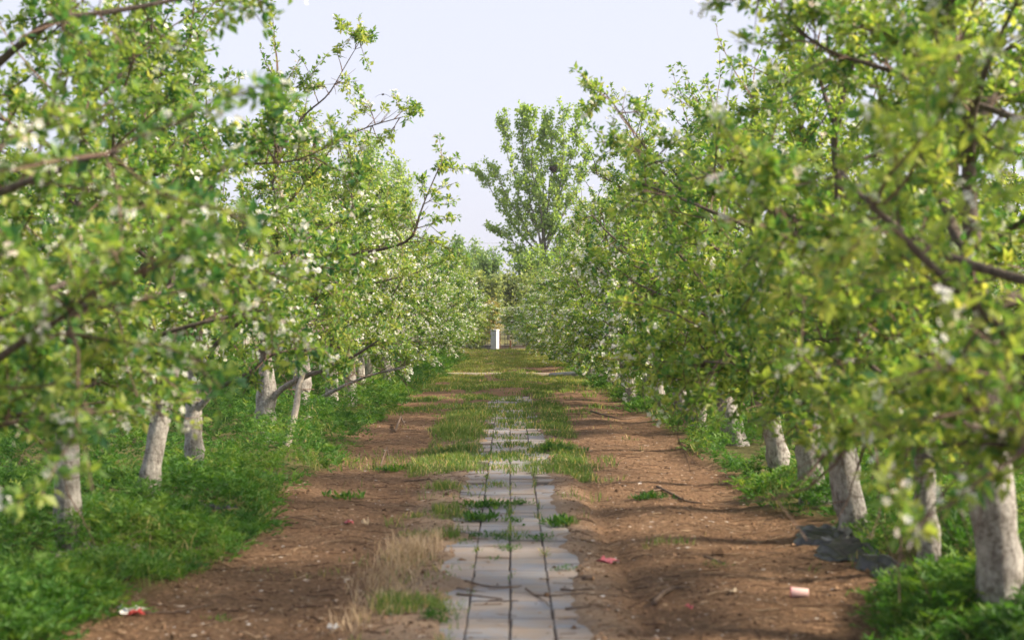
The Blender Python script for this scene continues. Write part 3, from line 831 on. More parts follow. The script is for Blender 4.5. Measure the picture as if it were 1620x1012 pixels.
# rosette weeds in the joints of the slabs and on the dirt
def rosette(x, y, s, n, flat, seed, lab):
    r = np.random.default_rng(seed)
    C = np.column_stack([x + r.normal(size=n) * s * 0.9, y + r.normal(size=n) * s * 0.8, np.full(n, 0.0)])
    C[:, 2] = np.maximum(gz(C[:, 0], C[:, 1]), -0.002 if abs(x) < 0.5 else -1) + 0.004
    V, F, t = leaves(C - [x, y, 0], np.tile([0, 0, 1.0], (n, 1)), 7, s * flat, r, 0.28, 0.5, 0.9, 0.1)
    o = obj('weed_tuft', mesh('weed_tuft', V, F, np.clip(t - 0.12, 0, 1)), M['weed'], label=lab, cat='weed')
    o.location = (x, y, 0)
def gpt(px, py):
    d = CAM_H * FPX / (py - HOR)
    return (px - VPX) / FPX * d, d
for q, (px, py, s, n, fl, lab) in enumerate([
    (758, 824, 0.085, 22, 0.85, 'tallest leafy weed tuft on the left joint of the paved path'),
    (808, 826, 0.05, 14, 0.7, 'round weed tuft on the centre joint level with the tall leafy one'),
    (888, 830, 0.12, 26, 0.6, 'broad leafy weed at the right edge of the paved path'),
    (765, 852, 0.085, 20, 0.4, 'flat strip of green weed across the left joint of the slabs'),
    (808, 855, 0.05, 16, 0.5, 'small weed on the centre joint between two flat green strips'),
    (855, 854, 0.08, 18, 0.4, 'flat strip of green weed on the right joint of the slabs'),
    (806, 870, 0.05, 16, 0.5, 'lower small weed growing in the centre joint of the slabs'),
    (781, 886, 0.028, 6, 0.8, 'tiny yellowish seedling in the middle of a left slab'),
    (892, 904, 0.05, 10, 0.5, 'thin green sprig lying on the right slabs nearest the camera'),
    (740, 859, 0.04, 8, 0.5, 'small low sprig on the slab left of the left joint'),
    (770, 802, 0.11, 44, 0.5, 'dark leafy weed row lying across the slabs where the grass begins'),
    (820, 799, 0.07, 28, 0.5, 'short dark weed at the right end of the leafy row across the slabs'),
    (1028, 790, 0.10, 40, 0.5, 'pale green weed patch on the right dirt beside a fallen branch'),
    (550, 788, 0.09, 18, 0.7, 'upright weed tuft alone on the left dirt'),
    (618, 745, 0.11, 20, 0.6, 'far weed tuft on the left dirt beside the grass strip'),
    (1130, 905, 0.05, 10, 0.4, 'tiny green weed on the right dirt before the black plastic'),
    (690, 985, 0.06, 22, 0.6, 'bright green weed left of the slabs near the bottom edge'),
    (345, 978, 0.05, 8, 0.5, 'small grass sprig on the left dirt near the coloured litter'),
    (875, 714, 0.13, 110, 0.5, 'dark green bushy weed on the right edge of the grassy path'),
]):
    x, y = gpt(px, py)
    rosette(x, y, s, n, fl, 900 + q, lab)

# ------------------------------------------------------------------ loose soil, chips and fallen petals
def scatter(N, size, flat, lo, hi, r, xr=(-2.4, 2.4), jit=0.4):
    d = np.exp(r.uniform(math.log(lo), math.log(hi), N))
    x = r.uniform(xr[0], xr[1], N)
    k = ((x < -0.42) | (x > 0.45) | (r.random(N) < 0.06)) & (x > edge_l(d) - 0.2) & (x < edge_r(d) + 0.2)
    x, d = x[k], d[k]
    n = len(x)
    oct_ = np.array([[1, 0, 0], [-1, 0, 0], [0, 1, 0], [0, -1, 0], [0, 0, 1], [0, 0, -1]], float)
    s = size * np.exp(r.normal(size=n) * 0.45)
    sc = np.stack([s, s * r.uniform(0.5, 1, n), s * flat], -1)
    an = r.uniform(0, 6.28, n)
    L = oct_[None] * sc[:, None] * (1 + jit * r.normal(size=(n, 6, 1)) * 0.5)
    c_, s_ = np.cos(an)[:, None], np.sin(an)[:, None]
    V = np.stack([L[..., 0] * c_ - L[..., 1] * s_, L[..., 0] * s_ + L[..., 1] * c_, L[..., 2]], -1)
    z = np.maximum(gz(x, d), np.where(np.abs(x) < 0.45, 0.0, -1)) 
    V = V + np.stack([x, d, z + s * flat * 0.3], -1)[:, None]
    F0 = np.array([[0, 2, 4], [2, 1, 4], [1, 3, 4], [3, 0, 4]])
    F = (np.arange(n)[:, None, None] * 6 + F0[None]).reshape(-1, 3)
    return V.reshape(-1, 3), F, n, r
def chip_mat(name, stops):
    m, nt, n, b = mat(name)
    a = node(nt, 'ShaderNodeAttribute', attribute_name='tint')
    nt.links.new(ramp(nt, a.outputs['Fac'], stops), b.inputs['Base Color'])
    b.inputs['Roughness'].default_value = 0.95
    b.inputs['Specular IOR Level'].default_value = 0.1
    return m
V, F, n_, _ = scatter(26000, 0.0078, 0.6, 6.8, 26, rng)
obj('soil_clods', mesh('soil_clods', V, F, np.repeat(rng.random(n_), 6)), chip_mat('clod', [(0, (0.05, 0.03, 0.02)), (0.5, (0.19, 0.115, 0.07)), (1, (0.34, 0.215, 0.14))]), kind='stuff')
V, F, n_, _ = scatter(8500, 0.009, 0.18, 6.8, 24, rng)
obj('fallen_petals', mesh('fallen_petals', V, F, np.repeat(rng.random(n_), 6)), chip_mat('debris', [(0, (0.28, 0.18, 0.11)), (0.6, (0.45, 0.32, 0.21)), (0.85, (0.60, 0.50, 0.42)), (1, (0.72, 0.68, 0.66))]), kind='stuff')
# twig litter
acc = Acc()
r = rng
for q in range(2300):
    d_ = math.exp(r.uniform(math.log(6.9), math.log(28)))
    x_ = r.uniform(-2.3, 2.3)
    if -0.4 < x_ < 0.42 and r.random() < 0.85: continue
    L = r.uniform(0.04, 0.22); an = r.normal(0, 0.6) if r.random() < 0.7 else r.uniform(0, 3.1)
    t = np.linspace(-0.5, 0.5, 4)
    P = np.column_stack([x_ + t * L * math.cos(an), d_ + t * L * math.sin(an), np.zeros(4)])
    P[:, :2] += r.normal(size=(4, 2)) * L * 0.05
    P[:, 2] = np.maximum(gz(P[:, 0], P[:, 1]), 0.0 if abs(x_) < 0.45 else -1) + 0.006
    tube(acc, P, r.uniform(0.0015, 0.004), 3, tint=r.random())
obj('twig_litter', acc.mesh('twig_litter'), chip_mat('twiglitter', [(0, (0.06, 0.035, 0.028)), (0.6, (0.2, 0.13, 0.09)), (1, (0.45, 0.33, 0.22))]), kind='stuff')

# ------------------------------------------------------------------ fallen sticks and branches
def stick(pts, rad, lab, name='fallen_branch', side=(), m='stick'):
    acc = Acc()
    P = np.array([[*gpt(px, py), 0] for px, py, *_ in pts])
    P[:, 2] = np.maximum(gz(P[:, 0], P[:, 1]), np.where(np.abs(P[:, 0]) < 0.46, 0, -1)) + rad + np.array([(p[2] if len(p) > 2 else 0) for p in pts])
    o_ = P[0].copy()
    s = np.linspace(0, 1, 3 * len(P)); so = np.linspace(0, 1, len(P))
    PP = np.column_stack([np.interp(s, so, P[:, q]) for q in range(3)])
    tube(acc, PP - o_, rad * np.linspace(1, 0.45, len(PP)), 6, 0.12)
    for sp in side:
        B = np.array([[*gpt(px, py), 0] for px, py, *_ in sp])
        B[:, 2] = np.maximum(gz(B[:, 0], B[:, 1]), np.where(np.abs(B[:, 0]) < 0.46, 0, -1)) + rad + np.array([(p[2] if len(p) > 2 else 0) for p in sp])
        tube(acc, B - o_, rad * np.linspace(0.6, 0.3, len(B)), 5, 0.1)
    o = obj(name, acc.mesh(name, True), M[m], label=lab, cat='stick')
    o.location = o_
stick([(735, 925), (770, 929), (812, 930), (825, 928)], 0.007, 'longest dark stick lying across the left slabs')
stick([(722, 931), (745, 935), (768, 938)], 0.006, 'short reddish stick just below the longest stick on the slabs')
stick([(722, 941), (760, 945), (795, 949)], 0.008, 'straight brown stick ending near the centre joint')
stick([(832, 938, .02), (845, 943), (875, 944), (925, 946)], 0.008, 'forked stick at the right edge of the slabs', side=[[(845, 943), (862, 952), (870, 962)]])
stick([(888, 934), (905, 938), (940, 940)], 0.009, 'dark stick on the dirt just right of the forked stick')
stick([(895, 965), (915, 968), (935, 967)], 0.008, 'lowest dark stick at the right edge of the slabs')
stick([(1040, 772), (1065, 785), (1085, 794), (1112, 798)], 0.016, 'long bent fallen branch on the right dirt', side=[[(1050, 776), (1030, 780), (1005, 781)], [(1082, 793), (1080, 797, .05)]])
stick([(1035, 957), (1050, 946), (1068, 940), (1092, 938)], 0.018, 'dark kinked piece of wood on the right dirt near the bottom')
stick([(625, 688), (634, 672, .10), (640, 679, .02)], 0.020, 'bent grey stick propped in an arch on the left dirt')
stick([(935, 655), (960, 662), (985, 668), (1010, 664)], 0.016, 'far thin branch on the right dirt below the weeds', side=[[(955, 660), (965, 655, .05)]])
stick([(640, 760), (680, 757), (688, 765)], 0.010, 'pale hooked twig on the left dirt by the grass strip')
stick([(1115, 890), (1128, 896), (1146, 902)], 0.008, 'pale curved twig on the middle of the right dirt')
stick([(600, 742), (612, 722, .12), (618, 735)], 0.010, 'straw coloured snapped twig on the left dirt beyond the weeds')
stick([(222, 975), (270, 970), (330, 955)], 0.010, 'dark twig beside the coloured litter on the left dirt')
stick([(398, 832), (460, 822), (500, 826)], 0.009, 'thin twig lying on the left dirt by the weeds')

# ------------------------------------------------------------------ litter
def crumple(name, px, py, sx, sy, sz, mt, lab, cat, seed, nseg=7, tilt=0.3):
    r = np.random.default_rng(seed)
    x, y = gpt(px, py)
    g = np.linspace(-0.5, 0.5, nseg); sx *= 0.8; sy *= 0.8
    U, W = np.meshgrid(g, g)
    out_ = 1 + 0.35 * r.normal(size=U.shape) * (np.maximum(abs(U), abs(W)) > 0.4)
    Z = np.abs(r.normal(size=U.shape)) * sz * 0.6 + sz * (np.sin(U * 7 + seed) * 0.3 + 0.3)
    V = np.stack([U * sx * out_, W * sy * out_, Z], -1).reshape(-1, 3)
    top = V.copy(); bot = V.copy(); bot[:, 2] -= 0.002
    i, j = np.meshgrid(np.arange(nseg - 1), np.arange(nseg - 1), indexing='ij')
    Q = np.stack([i * nseg + j, i * nseg + j + 1, (i + 1) * nseg + j + 1, (i + 1) * nseg + j], -1).reshape(-1, 4)
    acc = Acc(); acc.add(top, Q); acc.add(bot, Q[:, ::-1])
    o = obj(name, acc.mesh(name), mt, label=lab, cat=cat)
    o.location = (x, y, float(gz(x, y)) + 0.008)
    o.rotation_euler = (0, 0, r.uniform(0, 1))
    return o
pink = plain('pink_film', (0.62, 0.16, 0.18), 0.4, 0.3, 30, 0.1)
white = plain('white_film', (0.74, 0.72, 0.70), 0.5, 0.15, 30, 0.1)
cream = plain('cream_card', (0.66, 0.52, 0.36), 0.7, 0.2, 30, 0.1)
red = plain('red_film', (0.50, 0.07, 0.06), 0.4, 0.3, 30, 0.1)
blue = plain('blue_film', (0.35, 0.45, 0.58), 0.4, 0.3, 30, 0.1)
crumple('plastic_wrapper', 962, 890, 0.15, 0.16, 0.02, pink, 'torn pink plastic wrapper on the right dirt', 'wrapper', 1)
crumple('plastic_scrap', 972, 886, 0.05, 0.07, 0.022, white, 'small white scrap touching the torn pink wrapper', 'litter', 2)
crumple('plastic_scrap', 553, 830, 0.07, 0.12, 0.02, pink, 'small pink and white scrap on the left dirt', 'litter', 3)
crumple('crumpled_paper', 578, 833, 0.06, 0.07, 0.04, cream, 'cream crumpled paper beside the small pink scrap', 'paper', 4)
crumple('plastic_scrap', 526, 999, 0.07, 0.07, 0.03, white, 'white crumpled scrap on the left dirt at the bottom edge', 'litter', 5)
t_ = crumple('plastic_wrapper', 208, 976, 0.13, 0.12, 0.025, white, 'white wrapper with red and blue parts on the left dirt', 'wrapper', 6)
t2 = crumple('plastic_wrapper', 216, 979, 0.09, 0.07, 0.03, red, 'red crumpled film lying on the white wrapper', 'wrapper', 7)
t3 = crumple('plastic_scrap', 192, 977, 0.05, 0.07, 0.025, blue, 'pale blue scrap at the left end of the white wrapper', 'litter', 8)
crumple('plastic_scrap', 252, 887, 0.04, 0.05, 0.03, red, 'small dark red scrap at the weed edge on the left', 'litter', 9)
crumple('plastic_scrap', 1092, 970, 0.035, 0.05, 0.02, pink, 'tiny pink scrap low on the right dirt', 'litter', 10)
crumple('plastic_scrap', 1160, 950, 0.09, 0.06, 0.012, cream, 'flat pale chip on the right dirt before the pink cup', 'litter', 11)
# pink cup lying on its side: a lathe along x
def lathe_x(prof, n=18):
    acc = Acc()
    V = np.array([[x, rr * math.cos(t), rr * math.sin(t)] for x, rr in prof for t in np.arange(n) / n * 2 * math.pi])
    F = [[k * n + j, k * n + (j + 1) % n, (k + 1) * n + (j + 1) % n, (k + 1) * n + j] for k in range(len(prof) - 1) for j in range(n)]
    acc.add(V, np.array(F)); return acc
x, y = gpt(1267, 950)
cup = empty('paper_cup', (x, y, float(gz(x, y)) + 0.028), 'pale pink cup lying on its side on the right dirt', 'cup', None, -0.25)
obj('wall', lathe_x([(0.05, 0.001), (0.05, 0.026), (-0.052, 0.032), (-0.055, 0.033), (-0.052, 0.030), (0.047, 0.024), (0.047, 0.001)]).mesh('cup_wall', True), plain('cup_pink', (0.74, 0.50, 0.49), 0.5, 0.1, 30, 0), cup)
obj('rim', lathe_x([(-0.052, 0.0335), (-0.057, 0.0355), (-0.060, 0.0335), (-0.057, 0.031)]).mesh('cup_rim', True), plain('cup_rim', (0.6, 0.2, 0.24), 0.5, 0.1, 30, 0), cup)
# cut log end
x, y = gpt(930, 922)
acc = Acc(); tube(acc, [(-0.04, 0, 0), (-0.01, 0.002, 0), (0.03, 0, 0.001)], [0.017, 0.018, 0.018], 10, 0.06)
lg = empty('wood_block', (x, y, float(gz(x, y)) + 0.012), 'short sawn piece of dark wood with a pale cut end', 'wood block', None, 0.1)
obj('bark', acc.mesh('log_bark', True), M['stick'], lg)
acc = Acc(); tube(acc, [(0.0335, 0, 0.001), (0.0345, 0, 0.001)], [0.0165, 0.0165], 10, 0.03)
obj('cut_face', acc.mesh('log_cut'), plain('cut_wood', (0.62, 0.36, 0.18), 0.8), lg)

# black plastic mulch film round the right-hand trunks, grey film at the left trunk
def film(name, pts, mt, lab, seed, nu=70, nv=22, amp=0.04, z0=0.0):
    """pts: (x, y, halfwidth) along a strip"""
    r = np.random.default_rng(seed)
    pts = np.array(pts); s = np.linspace(0, 1, nu); so = np.linspace(0, 1, len(pts))
    cx, cy, hw = (np.interp(s, so, pts[:, q]) for q in range(3))
    hw = hw * (1 + 1.3 * (vn(s, s * 0, 0.045, seed + 70) - 0.5))
    T = nrm(np.column_stack([np.gradient(cx), np.gradient(cy)])); Nn = np.column_stack([-T[:, 1], T[:, 0]])
    v = np.linspace(-1, 1, nv)
    X = cx[:, None] + Nn[:, :1] * hw[:, None] * v; Y = cy[:, None] + Nn[:, 1:] * hw[:, None] * v
    fold = np.abs(vn(X * 1.0 + Y * 0.35 + 0.1 * vn(X, Y, 0.25, seed + 83), Y * 0.18, 0.06, seed + 80) - 0.5) * 2.6 + 0.5 * np.abs(vn(X, Y, 0.09, seed + 84) - 0.5) * 2
    Z = gz(X, Y) + z0 + amp * fold + amp * 1.2 * (vn(X, Y, 0.35, seed + 81) - 0.3) - 0.05 * sm(0.6, 1.0, np.abs(v))
    V = np.stack([X, Y, Z], -1).reshape(-1, 3)
    i, j = np.meshgrid(np.arange(nu - 1), np.arange(nv - 1), indexing='ij')
    Q = np.stack([i * nv + j, i * nv + j + 1, (i + 1) * nv + j + 1, (i + 1) * nv + j], -1).reshape(-1, 4)
    return obj(name, mesh(name, V, Q, smooth=True), mt, label=lab, cat='plastic sheet')
blk = plain('black_film', (0.02, 0.021, 0.026), 0.36, 0.4, 40, 0.15, 0.6)
gry = plain('dusty_film', (0.26, 0.23, 0.21), 0.5, 0.35, 14, 0.2, 0.5)
film('plastic_sheet', [(2.32, 11.6, .06), (2.42, 10.9, .20), (2.42, 10.3, .16), (2.5, 9.6, .12), (2.58, 9.1, .2), (2.6, 8.5, .1)], blk, 'crumpled black plastic sheet around the right hand trunks', 3, 110, 26)
film('plastic_sheet', [(-3.5, 10.0, .06), (-3.15, 10.15, .14), (-2.95, 10.35, .15), (-2.7, 10.7, .05)], gry, 'dusty grey plastic strip at the foot of the left trunk', 5, 50, 12, 0.03)
film('plastic_sheet', [(-2.85, 12.6, .05), (-2.6, 12.75, .1), (-2.42, 12.9, .05)], blk, 'small dark plastic scrap in the weeds on the left', 6, 24, 10, 0.03)
# pale blocks beside the strip
acc = Acc(); box(acc, (-0.36, -0.22, -0.06), (0.36, 0.22, 0.10), 0, 0.03)
o = obj('concrete_slab', acc.mesh('concrete_slab'), plain('old_concrete', (0.24, 0.24, 0.24), 0.9, 0.3, 8), label='loose grey concrete slab at the right end of the concrete strip', cat='slab')
o.location = (1.45, 39.4, 0.0); o.rotation_euler = (0.04, -0.06, 0.2)

# ------------------------------------------------------------------ fence, wall and gate pillar
FY = 66.0
wall = Acc()
box(wall, (-14, FY - 0.14, -0.1), (14, FY + 0.14, 0.17), 0, 0.01)
fn = empty('boundary_wall', (0, 0, 0), 'low grey concrete wall at the far end of the orchard alley', 'wall')
obj('plinth', wall.mesh('plinth'), plain('wall_concrete', (0.33, 0.30, 0.29), 0.95, 0.5, 5, 0.5), fn)
cp = Acc(); box(cp, (-14, FY - 0.16, 0.172), (14, FY + 0.16, 0.20), 0, 0.005)
obj('coping', cp.mesh('coping'), plain('wall_coping', (0.20, 0.19, 0.20), 0.9, 0.3, 5), fn)
iron = plain('fence_iron', (0.07, 0.06, 0.065), 0.5, 0.2, 20, 0)
rust = plain('rusty_iron', (0.17, 0.085, 0.055), 0.7, 0.4, 20, 0.1)
for (xa, xb, lab) in ((-3.6, -0.86, 'black iron railing on the wall left of the white pillar'), (-0.30, 3.4, 'black iron railing on the wall right of the white pillar')):
    f = empty('iron_fence', (xa, FY, 0.2), lab, 'fence')
    L = xb - xa
    for z in (0.04, 0.60):
        a_ = Acc(); box(a_, (0, -0.018, z - 0.016), (L, 0.018, z + 0.016)); obj('rail', a_.mesh('rail'), iron, f)
    bm_ = Acc(); box(bm_, (-0.011, -0.011, 0), (0.011, 0.011, 0.66))
    tipv = np.array([[-.016, -.016, .66], [.016, -.016, .66], [.016, .016, .66], [-.016, .016, .66], [0, 0, .73]])
    bm_.add(tipv, np.array([[0, 1, 4], [1, 2, 4], [2, 3, 4], [3, 0, 4]]))
    bmm = bm_.mesh('bar')
    for k in range(int(L / 0.115)):
        o = obj('bar', bmm, iron, f); o.location = (0.06 + k * 0.115, -0.03, 0)
p = empty('gate_pillar', (-0.69, FY - 0.32, 0), 'white rendered gate pillar at the end of the alley', 'pillar', None, -0.42)
a_ = Acc(); box(a_, (-0.145, -0.145, -0.05), (0.145, 0.145, 0.86), 0, 0.01); obj('shaft', a_.mesh('shaft'), plain('white_render', (0.66, 0.67, 0.70), 0.85, 0.12, 7, 0.2), p)
a_ = Acc(); box(a_, (-0.165, -0.165, 0.862), (0.165, 0.165, 0.92), 0, 0.02); obj('cap', a_.mesh('cap'), plain('pillar_cap', (0.62, 0.60, 0.58), 0.85, 0.15, 7, 0.2), p)
g = empty('gate_post', (-0.47, FY - 0.19, 0), 'rusty brown post standing against the white pillar', 'post')
a_ = Acc(); box(a_, (-0.03, -0.03, -0.02), (0.03, 0.03, 0.80), 0, 0.005); obj('post', a_.mesh('post'), rust, g)
a_ = Acc(); box(a_, (-0.05, -0.035, 0.802), (0.05, 0.035, 0.83), 0, 0.005); obj('cap', a_.mesh('post_cap'), iron, g)
g = empty('gate_post', (0.02, FY - 0.19, 0), 'short rusty post among the railing bars right of the pillar', 'post')
a_ = Acc(); box(a_, (-0.04, -0.03, -0.02), (0.04, 0.03, 0.42), 0, 0.005); obj('post', a_.mesh('post'), rust, g)

# ------------------------------------------------------------------ trees beyond the fence
def leafcards(C, size, r, wid=0.85, droop=0.15, tm=0.5, ts=0.2):
    n = len(C)
    D = nrm(r.normal(size=(n, 3)) + np.array([0, 0, -0.1])); U = nrm(np.cross(D, nrm(r.normal(size=(n, 3))))); Nn = np.cross(D, U)
    s = (size * np.exp(r.normal(size=n) * 0.25))[:, None]
    V = np.stack([C, C + D * s * .5 + U * s * wid * .5 - Nn * s * .08, C + D * s - Nn * s * droop, C + D * s * .5 - U * s * wid * .5 - Nn * s * .08], 1).reshape(-1, 3)
    F = np.arange(n * 4).reshape(-1, 4)
    return V, F, np.repeat(np.clip(tm + ts * r.normal(size=n), 0, 1), 4)

def tall_tree(name, x, y, leaders, trunk_r, size, nper, side, lab, cat, seed, mt='poplar', group=None, clump=0.25, trunk_top=None, bark='pbark', density=1.0):
    """leaders: list of (start height, [(dx, dz)...points]) ; side: shoot length"""
    r = np.random.default_rng(seed)
    t = empty(name, (x, y, float(gz(x, y)) - 0.02), lab, cat, group)
    acc = Acc()
    top = trunk_top or leaders[0][1][-1][1] * 0.9
    z = np.linspace(-0.1, top, 14)
    TP = np.column_stack([np.cumsum(r.normal(size=14)) * 0.03, np.cumsum(r.normal(size=14)) * 0.03, z])
    tube(acc, TP, np.linspace(trunk_r, trunk_r * 0.25, 14), 8, 0.05, r=r)
    obj('trunk', acc.mesh('trunk', True), M[bark], t)
    C = []; tw = Acc()
    for (h, pts) in leaders:
        yb = r.uniform(-0.25, 0.25)
        P = [[np.interp(h, z, TP[:, 0]), np.interp(h, z, TP[:, 1]), h]] + [[dx, dz * yb * 0.25, dz] for dx, dz in pts]
        P = np.array(P, float)
        s = np.linspace(0, 1, 16); so = np.linspace(0, 1, len(P))
        P = np.column_stack([np.interp(s, so, P[:, q]) for q in range(3)])
        P[1:-1] = 0.5 * P[1:-1] + 0.25 * (P[2:] + P[:-2])
        P[1:] += r.normal(size=(15, 3)) * 0.04
        a_ = Acc(); tube(a_, P, trunk_r * 0.42 * np.linspace(1, 0.15, 16), 6, 0.05, r=r)
        obj('limb', a_.mesh('limb', True), M[bark], t)
        ln = np.linalg.norm(np.diff(P, axis=0), axis=1).sum()
        dirn = nrm(P[-1] - P[0])
        for q in range(int(ln * 5.0 * density)):
            k = r.uniform(0.2, 1); b_ = np.array([np.interp(k, s, P[:, w_]) for w_ in range(3)])
            az = r.uniform(0, 6.28)
            d_ = nrm(dirn * 0.9 + np.array([math.cos(az), math.sin(az), 0.25]) * 0.9)
            SP = curve(b_, d_, r.uniform(0.5, 1.15) * side * (1.15 - 0.5 * k), 4, r, up=0.25, wob=0.35)
            tube(tw, SP, np.linspace(0.014, 0.005, 5), 3)
            tt = np.linspace(0.25, 1, nper)
            CC = np.column_stack([np.interp(tt, np.linspace(0, 1, 5), SP[:, w_]) for w_ in range(3)])
            C.append(CC)
    C = np.concatenate(C)
    K = 5
    CC = np.repeat(C, K, 0) + r.normal(size=(len(C) * K, 3)) * clump * 0.36
    V, F, tn = leafcards(CC, size, r)
    cl = np.repeat(0.16 * r.normal(size=len(C)), K * 4)
    obj('foliage', mesh('foliage', V, F, np.clip(tn + cl, 0, 1)), M[mt], t, kind='stuff')
    obj('twig_growth', tw.mesh('twig_growth'), M[bark], t, kind='stuff')
    return t
# the big poplar: 25.5 px per metre at 90 m
PX, PD = (862 - VPX) / FPX * 90, 90.0
pp = lambda px, py: ((px - 862) / 25.55, CAM_H + (HOR - py) / 25.55)
lead = [
 (4.5, [pp(862, 380), pp(858, 300), pp(858, 230), pp(865, 195)]),
 (5.2, [pp(850, 360), pp(835, 300), pp(825, 240), pp(830, 172)]),
 (5.6, [pp(852, 370), pp(825, 320), pp(805, 250), pp(797, 188)]),
 (5.0, [pp(840, 390), pp(810, 350), pp(785, 310), pp(757, 268)]),
 (4.4, [pp(840, 410), pp(815, 385), pp(782, 362)]),
 (5.0, [pp(872, 370), pp(885, 300), pp(892, 230), pp(890, 172)]),
 (5.6, [pp(870, 360), pp(892, 290), pp(912, 230), pp(915, 178)]),
 (5.2, [pp(876, 370), pp(900, 320), pp(920, 280), pp(926, 240)]),
 (4.6, [pp(880, 390), pp(905, 360), pp(925, 325)]),
 (4.8, [pp(845, 380), pp(812, 330), pp(788, 282), pp(778, 262)]),
 (6.2, [pp(866, 340), pp(872, 280), pp(874, 220), pp(862, 180)]),
 (6.0, [pp(855, 330), pp(842, 270), pp(840, 215), pp(838, 180)]),
 (3.2, [pp(840, 430), pp(822, 410), pp(806, 400)]),
 (3.2, [pp(885, 430), pp(905, 410), pp(920, 395)]),
 (3.6, [pp(870, 420), pp(885, 395), pp(900, 380)]),
]
pop = tall_tree('poplar_tree', PX, PD, lead, 0.17, 0.15, 7, 1.1, 'tall loose poplar with bird nests rising at the end of the alley', 'poplar', 41, 'poplar', trunk_top=9.5, density=1.15)
def nest(px, py, rad, lab, seed):
    r = np.random.default_rng(seed); acc = Acc()
    for q in range(130):
        a1, a2 = r.uniform(0, 6.28), r.uniform(-0.9, 0.7)
        c = np.array([math.cos(a1) * math.cos(a2), math.sin(a1) * math.cos(a2), math.sin(a2) * 0.8]) * rad * r.uniform(0.3, 1)
        dd = nrm(np.cross(c, r.normal(size=3))) * rad * 0.7
        tube(acc, [c - dd, c + dd * 0.1, c + dd * 0.8 + r.normal(size=3) * rad * 0.1], 0.018, 4)
    o = obj('bird_nest', acc.mesh('bird_nest'), plain('nest_twigs', (0.05, 0.035, 0.035), 0.95), label=lab, cat='nest')
    o.location = at(px, py, 89.6)
nest(875, 267, 0.24, 'round dark bird nest high in the right side of the poplar', 1)
nest(846, 305, 0.14, 'smaller dark bird nest lower in the middle of the poplar', 2)

def cone_tree(px, top_py, d, wpx, mt, lab, cat, seed, group=None, name='poplar_tree', low=0.15, n=16, size=0.15):
    r = np.random.default_rng(seed)
    x = (px - VPX) / FPX * d
    s = FPX / d
    H = CAM_H + (HOR - top_py) / s; hw = wpx / s / 2
    ls = [(H * low, [(0, H * 0.5), (0.0, H * 0.8), (0.02, H)])]
    for q in range(n):
        h = H * (low + (0.72 - low) * q / n)
        dx = r.uniform(-1, 1) * hw
        tp = min(H * r.uniform(0.85, 0.98), h + H * r.uniform(0.25, 0.42))
        ls.append((h, [(dx * 0.6, (h + tp) / 2), (dx, tp)]))
    return tall_tree(name, x, d, ls, 0.10 + H * 0.006, size, 4, H * 0.13, lab, cat, seed, mt, group, clump=0.42, bark='pbark')
GB = 'trees beyond the far fence'
cone_tree(588, 222, 92, 70, 'poplar', 'tall poplar top showing above the left row of apple trees', 'poplar', 50)
cone_tree(628, 255, 94, 46, 'poplar', 'second thinner poplar top just right of the tall one behind the left row', 'poplar', 51)
cone_tree(726, 382, 96, 44, 'fargreen', 'pointed green tree left of the distant gap, tallest of the bluish ones', 'tree', 52, GB)
cone_tree(753, 388, 100, 34, 'fargreen', 'narrow bluish green tree in the middle of the distant gap', 'tree', 53, GB)
cone_tree(780, 398, 98, 36, 'fargreen', 'bluish green tree left of the lowest poplar branches', 'tree', 54, GB)
cone_tree(700, 392, 99, 40, 'fargreen', 'far green tree peeping over the left apple row', 'tree', 55, GB)
cone_tree(760, 438, 84, 70, 'willow', 'yellowish willow bush filling the gap behind the fence', 'willow', 56, GB, 'willow_tree', 0.08, 22)
cone_tree(805, 430, 86, 70, 'willow', 'yellow green willow below the big poplar', 'willow', 57, GB, 'willow_tree', 0.08, 22)
cone_tree(735, 430, 88, 60, 'willow', 'olive willow bush beside the left apple row end', 'willow', 58, GB, 'willow_tree', 0.08, 20)
cone_tree(778, 478, 70, 26, 'golden', 'small golden brown bush right above the white gate pillar', 'bush', 59, None, 'golden_bush', 0.05, 12, 0.09)
cone_tree(850, 395, 88, 74, 'poplar', 'dense green bush around the foot of the big poplar', 'bush', 60, GB, 'leafy_bush', 0.06, 24)
cone_tree(900, 400, 89, 70, 'poplar', 'leafy bush right of the big poplar trunk', 'bush', 61, GB, 'leafy_bush', 0.06, 24)
cone_tree(950, 408, 92, 70, 'fargreen', 'hazy green bush beside the blue roofed shed', 'bush', 62, GB, 'leafy_bush', 0.06, 20)
cone_tree(836, 480, 64.6, 90, 'willow', 'green shrub growing before the railing right of the pillar', 'shrub', 63, None, 'leafy_bush', 0.03, 22, 0.10)
cone_tree(748, 494, 64.6, 34, 'willow', 'low yellow green shrub growing before the railing left of the pillar', 'shrub', 64, None, 'leafy_bush', 0.03, 16, 0.10)
bt = [o for o in S.objects if o.get('group') == GB and o.parent is None and o.type == 'EMPTY']
src = bt[0]
for k, (xx, dd, sc) in enumerate([(-34, 100, 1.1), (-27, 98, 1.0), (-20, 101, 1.15), (-13, 99, 1.0), (-9, 103, 1.1), (9, 102, 1.0), (15, 99, 1.1), (21, 103, 1.0), (28, 100, 1.15), (35, 98, 1.0)]):
    sr = bt[k % 3]
    c_ = sr.copy(); COL.objects.link(c_); c_.location = (xx, dd, 0); c_.scale = (sc * 1.5, sc * 1.5, sc * 1.1); c_.rotation_euler = (0, 0, k * 1.3)
    c_['label'] = 'distant green tree hidden behind the %s apple rows' % ('left' if xx < 0 else 'right')
    c_['group'] = 'distant trees behind the %s rows' % ('left' if xx < 0 else 'right')
    for ch in sr.children:
        q = ch.copy(); COL.objects.link(q); q.parent = c_

